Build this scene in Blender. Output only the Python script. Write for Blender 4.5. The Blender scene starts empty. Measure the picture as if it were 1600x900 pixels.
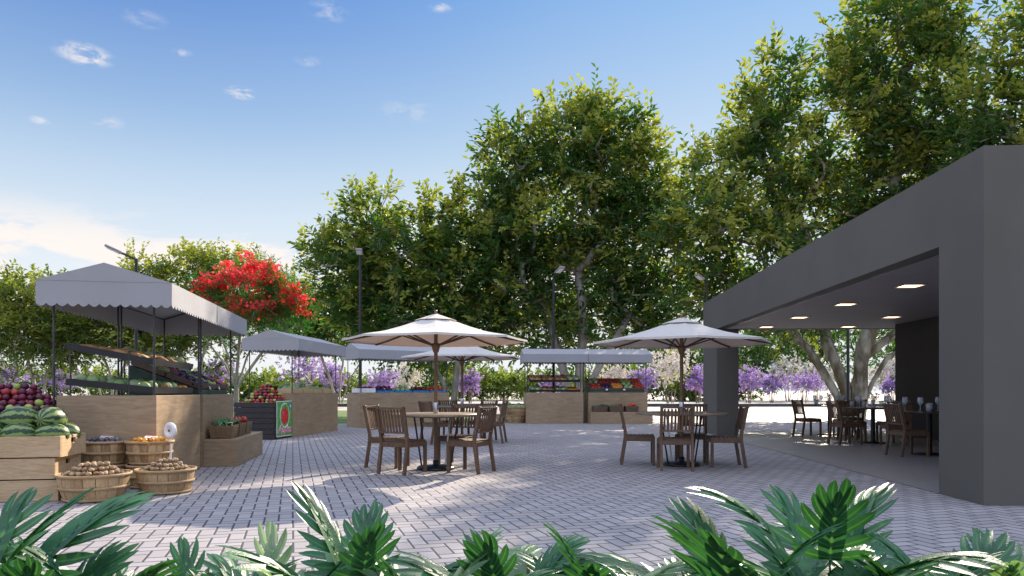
import bpy, math, random
import numpy as np
from mathutils import Vector, Matrix, Euler
random.seed(7); rng = np.random.default_rng(11)
C = bpy.context.scene.collection
SC = bpy.context.scene
PI = math.pi; R = math.radians

# ------------------------------------------------------------------ camera
F, H, HY = 1120.0, 1.12, 611.0
cd = bpy.data.cameras.new('camera'); cam = bpy.data.objects.new('camera', cd); C.objects.link(cam)
cam.location = (0, 0, H); cam.rotation_euler = (PI/2, 0, 0)
cd.sensor_width = 36; cd.lens = 36*F/1600; cd.shift_y = (HY-450)/1600
cd.clip_start = 0.05; cd.clip_end = 3000
SC.camera = cam

# ------------------------------------------------------------------ light
SUN_AZ, SUN_EL = R(23), R(28.5)
S = Vector((math.sin(SUN_AZ)*math.cos(SUN_EL), math.cos(SUN_AZ)*math.cos(SUN_EL), math.sin(SUN_EL)))
ld = bpy.data.lights.new('sun', 'SUN'); ld.energy = 4.8; ld.angle = R(0.6); ld.color = (1, .86, .70)
sun = bpy.data.objects.new('sun', ld); C.objects.link(sun)
sun.rotation_euler = S.to_track_quat('Z', 'Y').to_euler(); sun.location = (20, 40, 40)

W = bpy.data.worlds.new('World'); SC.world = W; W.use_nodes = True
SC.view_settings.view_transform = 'Standard'; SC.view_settings.look = 'None'
SC.view_settings.exposure = 0.95; SC.view_settings.gamma = 1

class N:                                   # tiny node-building helper
    def __init__(s, tree): s.t = tree; s.n = tree.nodes; s.l = tree.links
    def new(s, typ, **kw):
        n = s.n.new(typ)
        for k, v in kw.items(): setattr(n, k, v)
        return n
    def put(s, sock, v):
        if isinstance(v, bpy.types.NodeSocket): s.l.new(v, sock)
        elif v is not None:
            try: sock.default_value = v
            except Exception: sock.default_value = (*v, 1) if len(v) == 3 else v
    def m(s, op, a, b=None, c=None, clamp=False):
        n = s.new('ShaderNodeMath', operation=op, use_clamp=clamp)
        s.put(n.inputs[0], a)
        if b is not None: s.put(n.inputs[1], b)
        if c is not None: s.put(n.inputs[2], c)
        return n.outputs[0]
    def v(s, op, a, b=None, out=0):
        n = s.new('ShaderNodeVectorMath', operation=op)
        s.put(n.inputs[0], a)
        if b is not None: s.put(n.inputs[1], b)
        return n.outputs[out]
    def mix(s, f, a, b, mode='MIX'):
        n = s.new('ShaderNodeMix', data_type='RGBA', blend_type=mode)
        s.put(n.inputs[0], f); s.put(n.inputs[6], a); s.put(n.inputs[7], b)
        return n.outputs[2]
    def noise(s, vec, scale, detail=4, rough=.55, dist=0, out=0):
        n = s.new('ShaderNodeTexNoise'); s.put(n.inputs['Vector'], vec)
        n.inputs['Scale'].default_value = scale; n.inputs['Detail'].default_value = detail
        n.inputs['Roughness'].default_value = rough; n.inputs['Distortion'].default_value = dist
        return n.outputs[out]
    def mapr(s, v, a, b, c=0, d=1, smooth=True):
        n = s.new('ShaderNodeMapRange', interpolation_type='SMOOTHSTEP' if smooth else 'LINEAR')
        s.put(n.inputs[0], v)
        for i, q in enumerate((a, b, c, d)): s.put(n.inputs[i+1], q)
        return n.outputs[0]

# world: Nishita sky with procedural clouds by direction
w = N(W.node_tree); W.node_tree.nodes.clear()
sky = w.new('ShaderNodeTexSky', sky_type='NISHITA'); sky.sun_disc = False
sky.sun_elevation = SUN_EL; sky.sun_rotation = SUN_AZ
sky.air_density = 1.3; sky.dust_density = .6; sky.ozone_density = 4.0; sky.altitude = 0
tc = w.new('ShaderNodeTexCoord'); dr = w.v('NORMALIZE', tc.outputs['Generated'])
sp = w.new('ShaderNodeSeparateXYZ'); w.put(sp.inputs[0], dr)
el = sp.outputs[2]
flat = w.v('MULTIPLY', dr, (1, 1, 3.2))
n1 = w.noise(flat, 4.6, 7, .62, .4)
bank = w.m('MULTIPLY', w.mapr(n1, .45, .56), w.mapr(el, .02, .10))
bank = w.m('MULTIPLY', bank, w.mapr(el, .235, .17))
bank = w.m('MULTIPLY', bank, w.mapr(sp.outputs[0], .35, -.05))
def dirn(px, py): return Vector(((px-800)/F, 1, (HY-py)/F)).normalized()
wis = None
n2 = w.noise(w.v('MULTIPLY', dr, (1, 1, 2.2)), 38, 6, .62, .5)
for (px, py, r, k) in ((132, 85, .036, 1), (376, 145, .023, 1.1), (515, 18, .035, .4), (165, 190, .025, .3), (285, 82, .014, .5), (688, 12, .018, .6),
                       (480, 95, .02, .3), (60, 188, .014, .5), (640, 175, .05, .22), (225, 30, .03, .3)):
    dd = w.v('DISTANCE', w.v('MULTIPLY', dr, (1, 1, 2.6)), tuple(a*b for a, b in zip(dirn(px, py), (1, 1, 2.6))), out=1)
    q = w.m('MULTIPLY', w.m('MULTIPLY', w.mapr(dd, r, r*.15), w.mapr(n2, .40, .66)), k)
    wis = q if wis is None else w.m('MAXIMUM', wis, q)
cl = w.m('MAXIMUM', w.m('MULTIPLY', bank, .95), wis, clamp=True)
base = w.mix(1.0, sky.outputs[0], (5.0, 5.6, 6.6, 1), 'DARKEN')
lr = w.mapr(sp.outputs[0], -.55, .42)
topc = w.mix(lr, (.26, 1.02, 3.2, 1), (1.1, 2.4, 4.4, 1))
midc = w.mix(lr, (2.3, 3.25, 4.3, 1), (3.5, 4.15, 4.7, 1))
grad = w.mix(w.mapr(el, .20, .56), midc, topc)
grad = w.mix(w.mapr(el, .36, .08), grad, (4.6, 4.75, 4.9, 1))
back = w.mapr(sp.outputs[1], .25, -.25)      # unseen sky overhead and behind the camera, brightened as added fill light
zen = w.mapr(el, .62, .85)
front = w.mix(.93, base, grad)
cc = w.mix(cl, front, (5.3, 4.9, 4.65, 1))
cc = w.mix(w.m('MAXIMUM', back, zen), cc, w.mix(w.mapr(el, .15, .75), (2.6, 3.1, 4.3, 1), (6.4, 7.1, 9.4, 1)))
bg = w.new('ShaderNodeBackground'); w.put(bg.inputs[0], cc); bg.inputs[1].default_value = 0.10
wo = w.new('ShaderNodeOutputWorld'); w.l.new(bg.outputs[0], wo.inputs[0])

# ------------------------------------------------------------------ helpers
def g(px, py): Y = H*F/(py-HY); return ((px-800)/F*Y, Y)
def at(px, py, Y): return ((px-800)/F*Y, Y, H-(py-HY)/F*Y)
def tag(o, label=None, cat=None, group=None, kind=None):
    if label: o['label'] = label
    if cat: o['category'] = cat
    if group: o['group'] = group
    if kind: o['kind'] = kind
    return o
def empty(name, label, cat, loc=(0, 0, 0), rz=0, group=None, kind=None):
    o = bpy.data.objects.new(name, None); C.objects.link(o); o.empty_display_size = .1
    o.location = loc; o.rotation_euler = (0, 0, rz)
    return tag(o, label, cat, group, kind)
def copy_tree(o, parent=None):
    c = o.copy(); C.objects.link(c)
    if parent: c.parent = parent
    for ch in list(o.children): copy_tree(ch, c)
    return c

class MB:
    """collects shapes and links them as ONE mesh object"""
    def __init__(s): s.v = []; s.f = []; s.m = []; s.s = []; s.k = 0
    def add(s, vs, fs, mi=None, smooth=False):
        b = len(s.v); s.v += [tuple(p) for p in vs]
        for f in fs: s.f.append([i+b for i in f]); s.m.append(s.k if mi is None else mi); s.s.append(smooth)
        return s
    def box(s, c, d, rot=None, mi=None):
        x, y, z = d[0]/2, d[1]/2, d[2]/2
        vs = [Vector((a*x, b*y, e*z)) for e in (-1, 1) for b in (-1, 1) for a in (-1, 1)]
        if rot is not None:
            M = rot if isinstance(rot, Matrix) else Euler(rot).to_matrix()
            vs = [M @ v for v in vs]
        vs = [v + Vector(c) for v in vs]
        return s.add(vs, [(0, 2, 3, 1), (4, 5, 7, 6), (0, 1, 5, 4), (2, 6, 7, 3), (0, 4, 6, 2), (1, 3, 7, 5)], mi)
    def tube(s, pts, rad, n=8, mi=None, cap=True, smooth=True):
        pts = [Vector(p) for p in pts]
        rs = rad if isinstance(rad, (list, tuple)) else [rad]*len(pts)
        t0 = (pts[1]-pts[0]).normalized()
        a = t0.orthogonal().normalized(); rings = []
        for i, p in enumerate(pts):
            t = ((pts[min(i+1, len(pts)-1)]-pts[max(i-1, 0)])).normalized()
            a = (a - t*a.dot(t)).normalized(); b = t.cross(a)
            rings += [p + (a*math.cos(2*PI*k/n) + b*math.sin(2*PI*k/n))*rs[i] for k in range(n)]
        fs = []
        for i in range(len(pts)-1):
            for k in range(n): fs.append((i*n+k, i*n+(k+1) % n, (i+1)*n+(k+1) % n, (i+1)*n+k))
        s.add(rings, fs, mi, smooth)
        if cap:
            L = (len(pts)-1)*n
            s.add(rings[:n], [tuple(range(n-1, -1, -1))], mi); s.add(rings[L:], [tuple(range(n))], mi)
        return s
    def bar(s, a, b, w_, t, up=(0, 0, 1), mi=None):
        a, b = Vector(a), Vector(b); z = (b-a).normalized(); u = Vector(up)
        x = u.cross(z)
        if x.length < 1e-4: x = Vector((1, 0, 0)).cross(z)
        x.normalize(); y = z.cross(x)
        M = Matrix((x, y, z)).transposed()
        return s.box((a+b)/2, (w_, t, (b-a).length), M, mi)
    def lathe(s, prof, n=24, c=(0, 0, 0), mi=None, smooth=True, sq=(1, 1)):
        vs = [(c[0]+r*sq[0]*math.cos(2*PI*k/n), c[1]+r*sq[1]*math.sin(2*PI*k/n), c[2]+z) for r, z in prof for k in range(n)]
        fs = [(i*n+k, i*n+(k+1) % n, (i+1)*n+(k+1) % n, (i+1)*n+k) for i in range(len(prof)-1) for k in range(n)]
        return s.add(vs, fs, mi, smooth)
    def prism(s, poly, z0, z1, mi=None):
        n = len(poly)
        vs = [(x, y, z0) for x, y in poly] + [(x, y, z1) for x, y in poly]
        fs = [tuple(range(n-1, -1, -1)), tuple(range(n, 2*n))] + [(k, (k+1) % n, n+(k+1) % n, n+k) for k in range(n)]
        return s.add(vs, fs, mi)
    def build(s, name, mats, parent=None, loc=None, bevel=0, seg=2):
        me = bpy.data.meshes.new(name); me.from_pydata(s.v, [], s.f)
        for m in (mats if isinstance(mats, (list, tuple)) else [mats]): me.materials.append(m)
        me.polygons.foreach_set('material_index', s.m); me.polygons.foreach_set('use_smooth', s.s); me.update()
        o = bpy.data.objects.new(name, me); C.objects.link(o)
        if parent: o.parent = parent
        if loc: o.location = loc
        if bevel:
            b = o.modifiers.new('bevel', 'BEVEL'); b.width = bevel; b.segments = seg; b.limit_method = 'ANGLE'
            b.harden_normals = False
        return o

def raw_mesh(name, V, Fc, mi, mats, parent=None, smooth=False, attr=None):
    """fast mesh from numpy: V (n,3), Fc (m,k)"""
    me = bpy.data.meshes.new(name); n, (m, k) = len(V), Fc.shape
    me.vertices.add(n); me.vertices.foreach_set('co', V.astype(np.float32).ravel())
    me.loops.add(m*k); me.loops.foreach_set('vertex_index', Fc.astype(np.int32).ravel())
    me.polygons.add(m); me.polygons.foreach_set('loop_start', np.arange(m, dtype=np.int32)*k)
    me.polygons.foreach_set('material_index', mi.astype(np.int32))
    me.polygons.foreach_set('use_smooth', np.full(m, smooth))
    if attr is not None:
        a = me.attributes.new('tint', 'FLOAT', 'POINT'); a.data.foreach_set('value', attr.astype(np.float32))
    for q in mats: me.materials.append(q)
    me.update(calc_edges=True); me.validate()
    o = bpy.data.objects.new(name, me); C.objects.link(o)
    if parent: o.parent = parent
    return o

# ------------------------------------------------------------------ materials
def mat(name, col, rough=.6, var=.12, scale=6, bump=.0, bscale=40, metal=0, stretch=(1, 1, 1), col2=None, spec=.5, emit=None, sheen=0, contrast=(.3, .7)):
    M = bpy.data.materials.new(name); M.use_nodes = True
    q = N(M.node_tree); b = q.n['Principled BSDF']
    t = q.new('ShaderNodeTexCoord'); v = q.v('MULTIPLY', t.outputs['Object'], stretch)
    nz = q.noise(v, scale, 5, .6)
    c2 = col2 if col2 else tuple(min(1, c*(1+var*2)) for c in col)
    c1 = col if col2 else tuple(c*(1-var) for c in col)
    q.put(b.inputs['Base Color'], q.mix(q.mapr(nz, *contrast), (*c1, 1), (*c2, 1)))
    b.inputs['Roughness'].default_value = rough; b.inputs['Metallic'].default_value = metal
    b.inputs['Specular IOR Level'].default_value = spec
    if sheen: b.inputs['Sheen Weight'].default_value = sheen
    if bump:
        bp = q.new('ShaderNodeBump'); bp.inputs['Strength'].default_value = bump; bp.inputs['Distance'].default_value = .01
        q.put(bp.inputs['Height'], q.noise(v, bscale, 4, .6)); q.l.new(bp.outputs[0], b.inputs['Normal'])
    if emit:
        b.inputs['Emission Color'].default_value = (*emit[:3], 1); b.inputs['Emission Strength'].default_value = emit[3]
    return M

def wood(name, c1, c2, grain=(1.5, 14, 14), rough=.6, scale=3, bump=.25, plank=None):
    M = bpy.data.materials.new(name); M.use_nodes = True
    q = N(M.node_tree); b = q.n['Principled BSDF']
    t = q.new('ShaderNodeTexCoord'); oi = q.new('ShaderNodeObjectInfo')
    v = q.v('ADD', t.outputs['Object'], q.m('MULTIPLY', oi.outputs['Random'], 9.0))
    v = q.v('MULTIPLY', v, grain)
    a = q.noise(v, scale, 6, .62, 1.2); bb = q.noise(v, scale*4, 4, .6, .3)
    big = q.noise(t.outputs['Object'], 1.3, 3)
    f = q.m('ADD', q.m('MULTIPLY', a, .7), q.m('MULTIPLY', bb, .3))
    col = q.mix(q.mapr(f, .32, .68), (*c1, 1), (*c2, 1))
    col = q.mix(q.mapr(big, .35, .7, 0, .25), col, (c1[0]*.7, c1[1]*.68, c1[2]*.66, 1))
    q.put(b.inputs['Base Color'], col); b.inputs['Roughness'].default_value = rough
    bp = q.new('ShaderNodeBump'); bp.inputs['Strength'].default_value = bump; bp.inputs['Distance'].default_value = .004
    q.put(bp.inputs['Height'], f); q.l.new(bp.outputs[0], b.inputs['Normal'])
    return M

def leafmat(name, c1, c2, trans=.35, rough=.45, tcol=None, spec=.5, bynode='tint'):
    """c1..c2 picked per leaf by the mesh attribute tint; light passes through"""
    M = bpy.data.materials.new(name); M.use_nodes = True
    q = N(M.node_tree); b = q.n['Principled BSDF']; out = q.n['Material Output']
    at_ = q.new('ShaderNodeAttribute', attribute_name='tint')
    col = q.mix(at_.outputs['Fac'], (*c1, 1), (*c2, 1))
    q.put(b.inputs['Base Color'], col); b.inputs['Roughness'].default_value = rough
    b.inputs['Specular IOR Level'].default_value = spec
    tr = q.new('ShaderNodeBsdfTranslucent')
    q.put(tr.inputs[0], q.mix(1.0, col, (*(tcol or (1.7, 1.8, .7)), 1), 'MULTIPLY'))
    ms = q.new('ShaderNodeMixShader'); ms.inputs[0].default_value = trans
    q.l.new(b.outputs[0], ms.inputs[1]); q.l.new(tr.outputs[0], ms.inputs[2]); q.l.new(ms.outputs[0], out.inputs[0])
    return M

def fabric(name, col, trans=.25, tcol=None, scale=260):
    M = bpy.data.materials.new(name); M.use_nodes = True
    q = N(M.node_tree); b = q.n['Principled BSDF']; out = q.n['Material Output']
    t = q.new('ShaderNodeTexCoord')
    wv = q.noise(q.v('MULTIPLY', t.outputs['Object'], (1, 1, 3)), scale, 2)
    big = q.noise(t.outputs['Object'], 2.2, 4)
    c = q.mix(q.mapr(wv, .3, .7), tuple(k*.9 for k in col)+(1,), (*col, 1))
    c = q.mix(q.mapr(big, .3, .75, 0, .3), c, tuple(k*.86 for k in col)+(1,))
    q.put(b.inputs['Base Color'], c); b.inputs['Roughness'].default_value = .85; b.inputs['Sheen Weight'].default_value = .2
    bp = q.new('ShaderNodeBump'); bp.inputs['Strength'].default_value = .25; bp.inputs['Distance'].default_value = .01
    q.put(bp.inputs['Height'], q.m('ADD', q.m('MULTIPLY', q.noise(t.outputs['Object'], 5, 3), 2.0), wv)); q.l.new(bp.outputs[0], b.inputs['Normal'])
    tr = q.new('ShaderNodeBsdfTranslucent'); tr.inputs[0].default_value = (*(tcol or col), 1)
    ms = q.new('ShaderNodeMixShader'); ms.inputs[0].default_value = trans
    q.l.new(b.outputs[0], ms.inputs[1]); q.l.new(tr.outputs[0], ms.inputs[2]); q.l.new(ms.outputs[0], out.inputs[0])
    return M

def paving_mat():
    M = bpy.data.materials.new('herringbone pavers'); M.use_nodes = True
    q = N(M.node_tree); b = q.n['Principled BSDF']
    geo = q.new('ShaderNodeNewGeometry')
    rot = q.new('ShaderNodeVectorRotate', rotation_type='Z_AXIS'); q.put(rot.inputs['Vector'], geo.outputs['Position'])
    rot.inputs['Angle'].default_value = R(-17)
    sc = q.v('SCALE', rot.outputs[0]); sc.node.inputs['Scale'].default_value = 1/.118
    s_ = q.new('ShaderNodeSeparateXYZ'); q.put(s_.inputs[0], sc)
    x, y = s_.outputs[0], s_.outputs[1]
    i, j = q.m('FLOOR', x), q.m('FLOOR', y); fx, fy = q.m('FRACT', x), q.m('FRACT', y)
    k = q.m('FLOORED_MODULO', q.m('SUBTRACT', i, j), 4.0)
    def eq(n): return q.m('COMPARE', k, float(n), .1)
    k0, k1, k2, k3 = eq(0), eq(1), eq(2), eq(3)
    d = q.m('MINIMUM', q.m('MINIMUM', q.m('ADD', fx, k1), q.m('ADD', q.m('SUBTRACT', 1.0, fx), k0)),
            q.m('MINIMUM', q.m('ADD', fy, k2), q.m('ADD', q.m('SUBTRACT', 1.0, fy), k3)))
    idv = q.new('ShaderNodeCombineXYZ'); q.put(idv.inputs[0], q.m('SUBTRACT', i, k1)); q.put(idv.inputs[1], q.m('SUBTRACT', j, k2))
    wn = q.new('ShaderNodeTexWhiteNoise', noise_dimensions='3D'); q.put(wn.inputs['Vector'], idv.outputs[0])
    r = wn.outputs['Value']
    fine = q.noise(geo.outputs['Position'], 60, 4, .7); big = q.noise(geo.outputs['Position'], .5, 4, .6)
    col = q.mix(r, (.295, .275, .268, 1), (.395, .368, .358, 1))
    col = q.mix(q.mapr(fine, .3, .75, 0, .35), col, (.28, .25, .25, 1))
    col = q.mix(q.mapr(big, .42, .75, 0, .35), col, (.30, .27, .26, 1))
    jn = q.mapr(d, .045, .09)
    col = q.mix(jn, (.06, .057, .062, 1), col)
    q.put(b.inputs['Base Color'], col)
    q.put(b.inputs['Roughness'], q.mapr(fine, .2, .8, .55, .8)); b.inputs['Specular IOR Level'].default_value = .35
    bp = q.new('ShaderNodeBump'); bp.inputs['Strength'].default_value = .6; bp.inputs['Distance'].default_value = .006
    hgt = q.m('ADD', q.mapr(d, .02, .12), q.m('ADD', q.m('MULTIPLY', fine, .25), q.m('MULTIPLY', r, .3)))
    q.put(bp.inputs['Height'], hgt); q.l.new(bp.outputs[0], b.inputs['Normal'])
    return M

def tile_mat():
    M = bpy.data.materials.new('floor tiles'); M.use_nodes = True
    q = N(M.node_tree); b = q.n['Principled BSDF']; geo = q.new('ShaderNodeNewGeometry')
    br = q.new('ShaderNodeTexBrick'); br.offset = 0; q.put(br.inputs['Vector'], geo.outputs['Position'])
    br.inputs['Scale'].default_value = 1; br.inputs['Brick Width'].default_value = .9; br.inputs['Row Height'].default_value = .9
    br.inputs['Mortar Size'].default_value = .004; br.inputs['Color1'].default_value = (.26, .245, .23, 1)
    br.inputs['Color2'].default_value = (.28, .265, .25, 1); br.inputs['Mortar'].default_value = (.15, .14, .13, 1)
    nz = q.noise(geo.outputs['Position'], 9, 5, .65)
    q.put(b.inputs['Base Color'], q.mix(q.mapr(nz, .35, .7, 0, .4), br.outputs[0], (.2, .19, .18, 1)))
    b.inputs['Roughness'].default_value = .45
    return M

m_pave = paving_mat(); m_tile = tile_mat()
m_dark = mat('dark grey render', (.116, .108, .090), .75, .04, .9, .12, 90)
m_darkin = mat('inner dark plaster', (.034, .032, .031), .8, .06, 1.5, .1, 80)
m_ceil = mat('grey ceiling board', (.36, .335, .34), .7, .04, 2)
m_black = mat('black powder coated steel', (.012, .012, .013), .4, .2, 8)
m_post = mat('dark steel', (.05, .048, .052), .35, .2, 8, metal=.3)
m_oak = wood('stall oak laminate', (.28, .19, .105), (.43, .31, .185), (1.2, 1.2, 9), .55, 2.2, .12)
m_pine = wood('raw pine', (.46, .30, .15), (.66, .49, .29), (1.5, 9, 14), .65, 3, .3)
m_teak = wood('weathered teak', (.088, .047, .026), (.20, .115, .064), (12, 12, 2), .5, 3, .3)
m_teaktop = wood('teak table top', (.22, .16, .11), (.36, .28, .2), (2, 14, 2), .4, 3, .2)
m_pole = wood('varnished umbrella pole', (.14, .075, .035), (.27, .16, .085), (10, 10, 1.5), .4, 3, .15)
m_rib = mat('brown umbrella ribs', (.085, .05, .035), .5)
m_crate = wood('dark stained crate boards', (.018, .014, .014), (.05, .038, .035), (1.5, 9, 14), .6, 3, .3)
m_canvas = fabric('grey stall canvas', (.45, .45, .46), .18, (.62, .56, .5), 120)
m_umb = fabric('cream umbrella canvas', (.80, .765, .69), .25, (.75, .56, .42))
m_veneer = wood('basket veneer', (.42, .27, .13), (.66, .47, .25), (9, 9, 1.5), .7, 3, .3)
m_veneer2 = wood('darker basket veneer', (.30, .18, .08), (.50, .34, .17), (9, 9, 1.5), .7, 3, .3)
m_hoop = wood('basket hoop', (.36, .22, .10), (.52, .36, .19), (3, 3, 12), .7, 3, .3)
m_green = mat('dark green painted board', (.03, .065, .04), .6, .2, 5)
m_brown = wood('brown rack timber', (.11, .065, .045), (.2, .125, .09), (2, 9, 12), .6)
m_steel = mat('brushed steel', (.55, .56, .58), .25, .05, 20, metal=1)
m_white = mat('white enamel', (.78, .78, .78), .35, .03)
m_bark = mat('pale grey bark', (.20, .18, .15), .9, .3, 3, .8, 14, stretch=(1, 1, .35), col2=(.46, .42, .36))
m_bark2 = mat('mossy brown bark', (.10, .085, .045), .9, .3, 2.2, 1.0, 10, stretch=(1, 1, .35), col2=(.36, .33, .25), contrast=(.38, .62))
m_soil = mat('planting bed soil', (.05, .038, .028), .95, .4, 12, 1, 60)
m_lawn = mat('mown lawn', (.055, .12, .025), .9, .3, 4, 1, 120, col2=(.12, .19, .045))
m_pale = mat('pale concrete ground', (.38, .33, .27), .85, .1, .6, .3, 30, col2=(.46, .41, .34))
m_kerb = mat('pale kerb stone', (.52, .5, .47), .8, .1, 5)
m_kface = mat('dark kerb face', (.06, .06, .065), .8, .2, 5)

# ------------------------------------------------------------------ ground
def sheet(name, poly, z, m):
    o = MB().add([(x, y, z) for x, y in poly], [tuple(range(len(poly)))]).build(name, m)
    return tag(o, kind='structure')
sheet('ground', [(-900, -400), (900, -400), (900, 1400), (-900, 1400)], -.02, m_pale)
sheet('plaza_paving', [(-9.5, 3.55), (60, 3.55), (60, 46), (-1.6, 46), (-1.6, 24.6), (-9.5, 24.6)], 0, m_pave)
sheet('lawn', [(-60, 24.65), (-1.65, 24.65), (-1.65, 42), (-60, 42)], -.012, m_lawn)
sheet('lawn', [(-90, 54), (-14, 54), (-14, 86), (-90, 86)], -.012, m_lawn)
sheet('footpath', [(-60, 3.55), (-9.55, 3.55), (-9.55, 24.6), (-60, 24.6)], -.008, m_pale)
sheet('planting_bed', [(-30, -6), (30, -6), (30, 3.38), (-30, 3.38)], 0, m_soil)
k = MB().box((0, 3.465, .0), (60, .15, .06)).build('bed_edging', m_kerb); tag(k, kind='structure')
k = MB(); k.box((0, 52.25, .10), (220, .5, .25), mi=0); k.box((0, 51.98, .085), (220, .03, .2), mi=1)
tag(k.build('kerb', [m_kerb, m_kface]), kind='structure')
# ------------------------------------------------------------------ pavilion
A = Vector((*g(1537, 790), 0)); dv = Vector((.0491, .9988, 0)); nv = Vector((.9988, -.0491, 0))
def bl(t, s, z=0): p = A + dv*t + nv*s; return (p.x, p.y, z)
def slab(b, t0, t1, s0, s1, z0, z1, mi=None):
    b.prism([bl(t0, s0)[:2], bl(t0, s1)[:2], bl(t1, s1)[:2], bl(t1, s0)[:2]][::1], z0, z1, mi)
ZT, ZB = 3.52, 2.69
pav = empty('pavilion', 'dark grey flat roofed open pavilion beside the paved plaza', 'pavilion', (0, 0, 0))
TF = 12.62
b = MB(); slab(b, 0, .80, 0, 2.2, 0, ZT); b.build('front_pillar', m_dark, pav)
b = MB(); slab(b, TF-1.55, TF, 0, .55, 0, ZB-.002); b.build('rear_pillar', m_dark, pav, bevel=.006)
b = MB(); slab(b, TF-1.55, TF, 5.35, 5.9, 0, ZB-.002); b.build('rear_pillar', m_dark, pav)
b = MB()
slab(b, .80, TF, 0, .22, ZB, ZT); slab(b, 0, .22, 2.20, 5.9, ZB, ZT); slab(b, TF-.22, TF, .22, 5.9, ZB+.10, ZT); slab(b, .22, TF-.22, 5.68, 5.9, ZB, ZT)
b.build('fascia', m_dark, pav)
b = MB(); slab(b, .802, TF-.22, .221, 5.68, 2.80, 3.3); b.build('ceiling', m_ceil, pav)
b = MB(); slab(b, .84, TF-.25, .225, .30, 2.71, 2.797); b.build('painted_gap_shade', m_black, pav)  # black strip painting in the shade of the gap between beam and ceiling
b = MB(); slab(b, .805, TF-.225, .225, 5.675, 3.302, 3.44); b.build('roof', m_darkin, pav)
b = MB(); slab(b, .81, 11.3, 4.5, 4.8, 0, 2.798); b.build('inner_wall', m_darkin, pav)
tag((lambda o: o)(MB().add([bl(-.0, 0, .006), bl(0, 7, .006), bl(TF, 7, .006), bl(TF, 0, .006)], [(0, 1, 2, 3)]).build('terrace_floor', m_tile)), kind='structure')
m_lamp = mat('warm lamp diffuser', (.9, .85, .75), .5, emit=(1, .70, .42, 2.2))
for (px, py) in ((1422, 446), (1321, 475), (1393, 495), (1249, 495.5), (1325, 510), (1197.5, 510.5)):
    Y = 1.68*F/(HY-py); X = (px-800)/F*Y
    e = empty('ceiling_downlight', None, 'ceiling light', (X, Y, 2.80), R(-2.8), 'square warm downlights in the pavilion ceiling')
    b = MB(); r = .17
    for sx, sy, wx, wy in ((-1, 0, .02, 2*r), (1, 0, .02, 2*r), (0, -1, 2*r+.02, .02), (0, 1, 2*r+.02, .02)):
        b.box((sx*r, sy*r, -.008), (wx, wy, .018))
    b.build('frame', m_ceil, e)
    MB().box((0, 0, -.004), (2*r-.02, 2*r-.02, .006)).build('diffuser', m_lamp, e)
    tag(e, {1422: 'square warm downlight nearest the big front pillar', 1321: 'second nearest downlight in the left ceiling row', 1393: 'nearer of the two downlights by the dark inner wall',
            1249: 'third downlight from the front pillar in the left row', 1325: 'farther of the two downlights by the dark inner wall', 1197.5: 'farthest downlight, near the rear pillar'}[px])

# ------------------------------------------------------------------ street lamps
def lamp(px, Y, top, arm, label, tilt=.25, hl=.75):
    X = (px-800)/F*Y; zt = H+(HY-top)/F*Y
    e = empty('street_lamp', label, 'street lamp', (X, Y, 0), 0, 'slim black street lamps round the plaza')
    b = MB().tube([(0, 0, 0), (0, 0, .5), (0, 0, zt-.3), (0, 0, zt)], [.07, .055, .045, .04], 10)
    b.lathe([(.0, 0), (.13, 0), (.13, .03), (.06, .05)], 16); b.build('pole', m_black, e)
    a = Vector(arm); end = Vector((0, 0, zt-.03)) + a
    MB().tube([(0, 0, zt-.03), end], .03, 8).build('arm', m_black, e)
    d = a.normalized(); q = d.to_track_quat('X', 'Z').to_matrix()
    c = end + d*hl*.45
    MB().box(c, (hl, .22, .07), q).build('lamp_head', mat('lamp housing grey', (.25, .24, .23), .4) if 'lamp housing grey' not in bpy.data.materials else bpy.data.materials['lamp housing grey'], e, bevel=.02)
    MB().box(c + q @ Vector((0, 0, -.045)), (hl*.7, .17, .02), q).build('lens', m_white, e)
lamp(213, 20, 404, (-.36, -.1, .17), 'black street lamp with raised arm behind the nearest stall roof', hl=.46)
lamp(563, 24, 400, (.04, -.3, .06), 'black street lamp between the left tree and large umbrella', hl=.4)
lamp(865, 26, 430, (.12, -.22, .10), 'black street lamp rising behind the two part stall', hl=.4)
lamp(1104, 27, 440, (-.2, -.15, .10), 'street lamp showing just left of the pavilion roof corner', hl=.4)
lamp(1325, 24.5, 430, (.3, -.1, .1), 'black street lamp pole seen beneath the pavilion ceiling', hl=.5)

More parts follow.
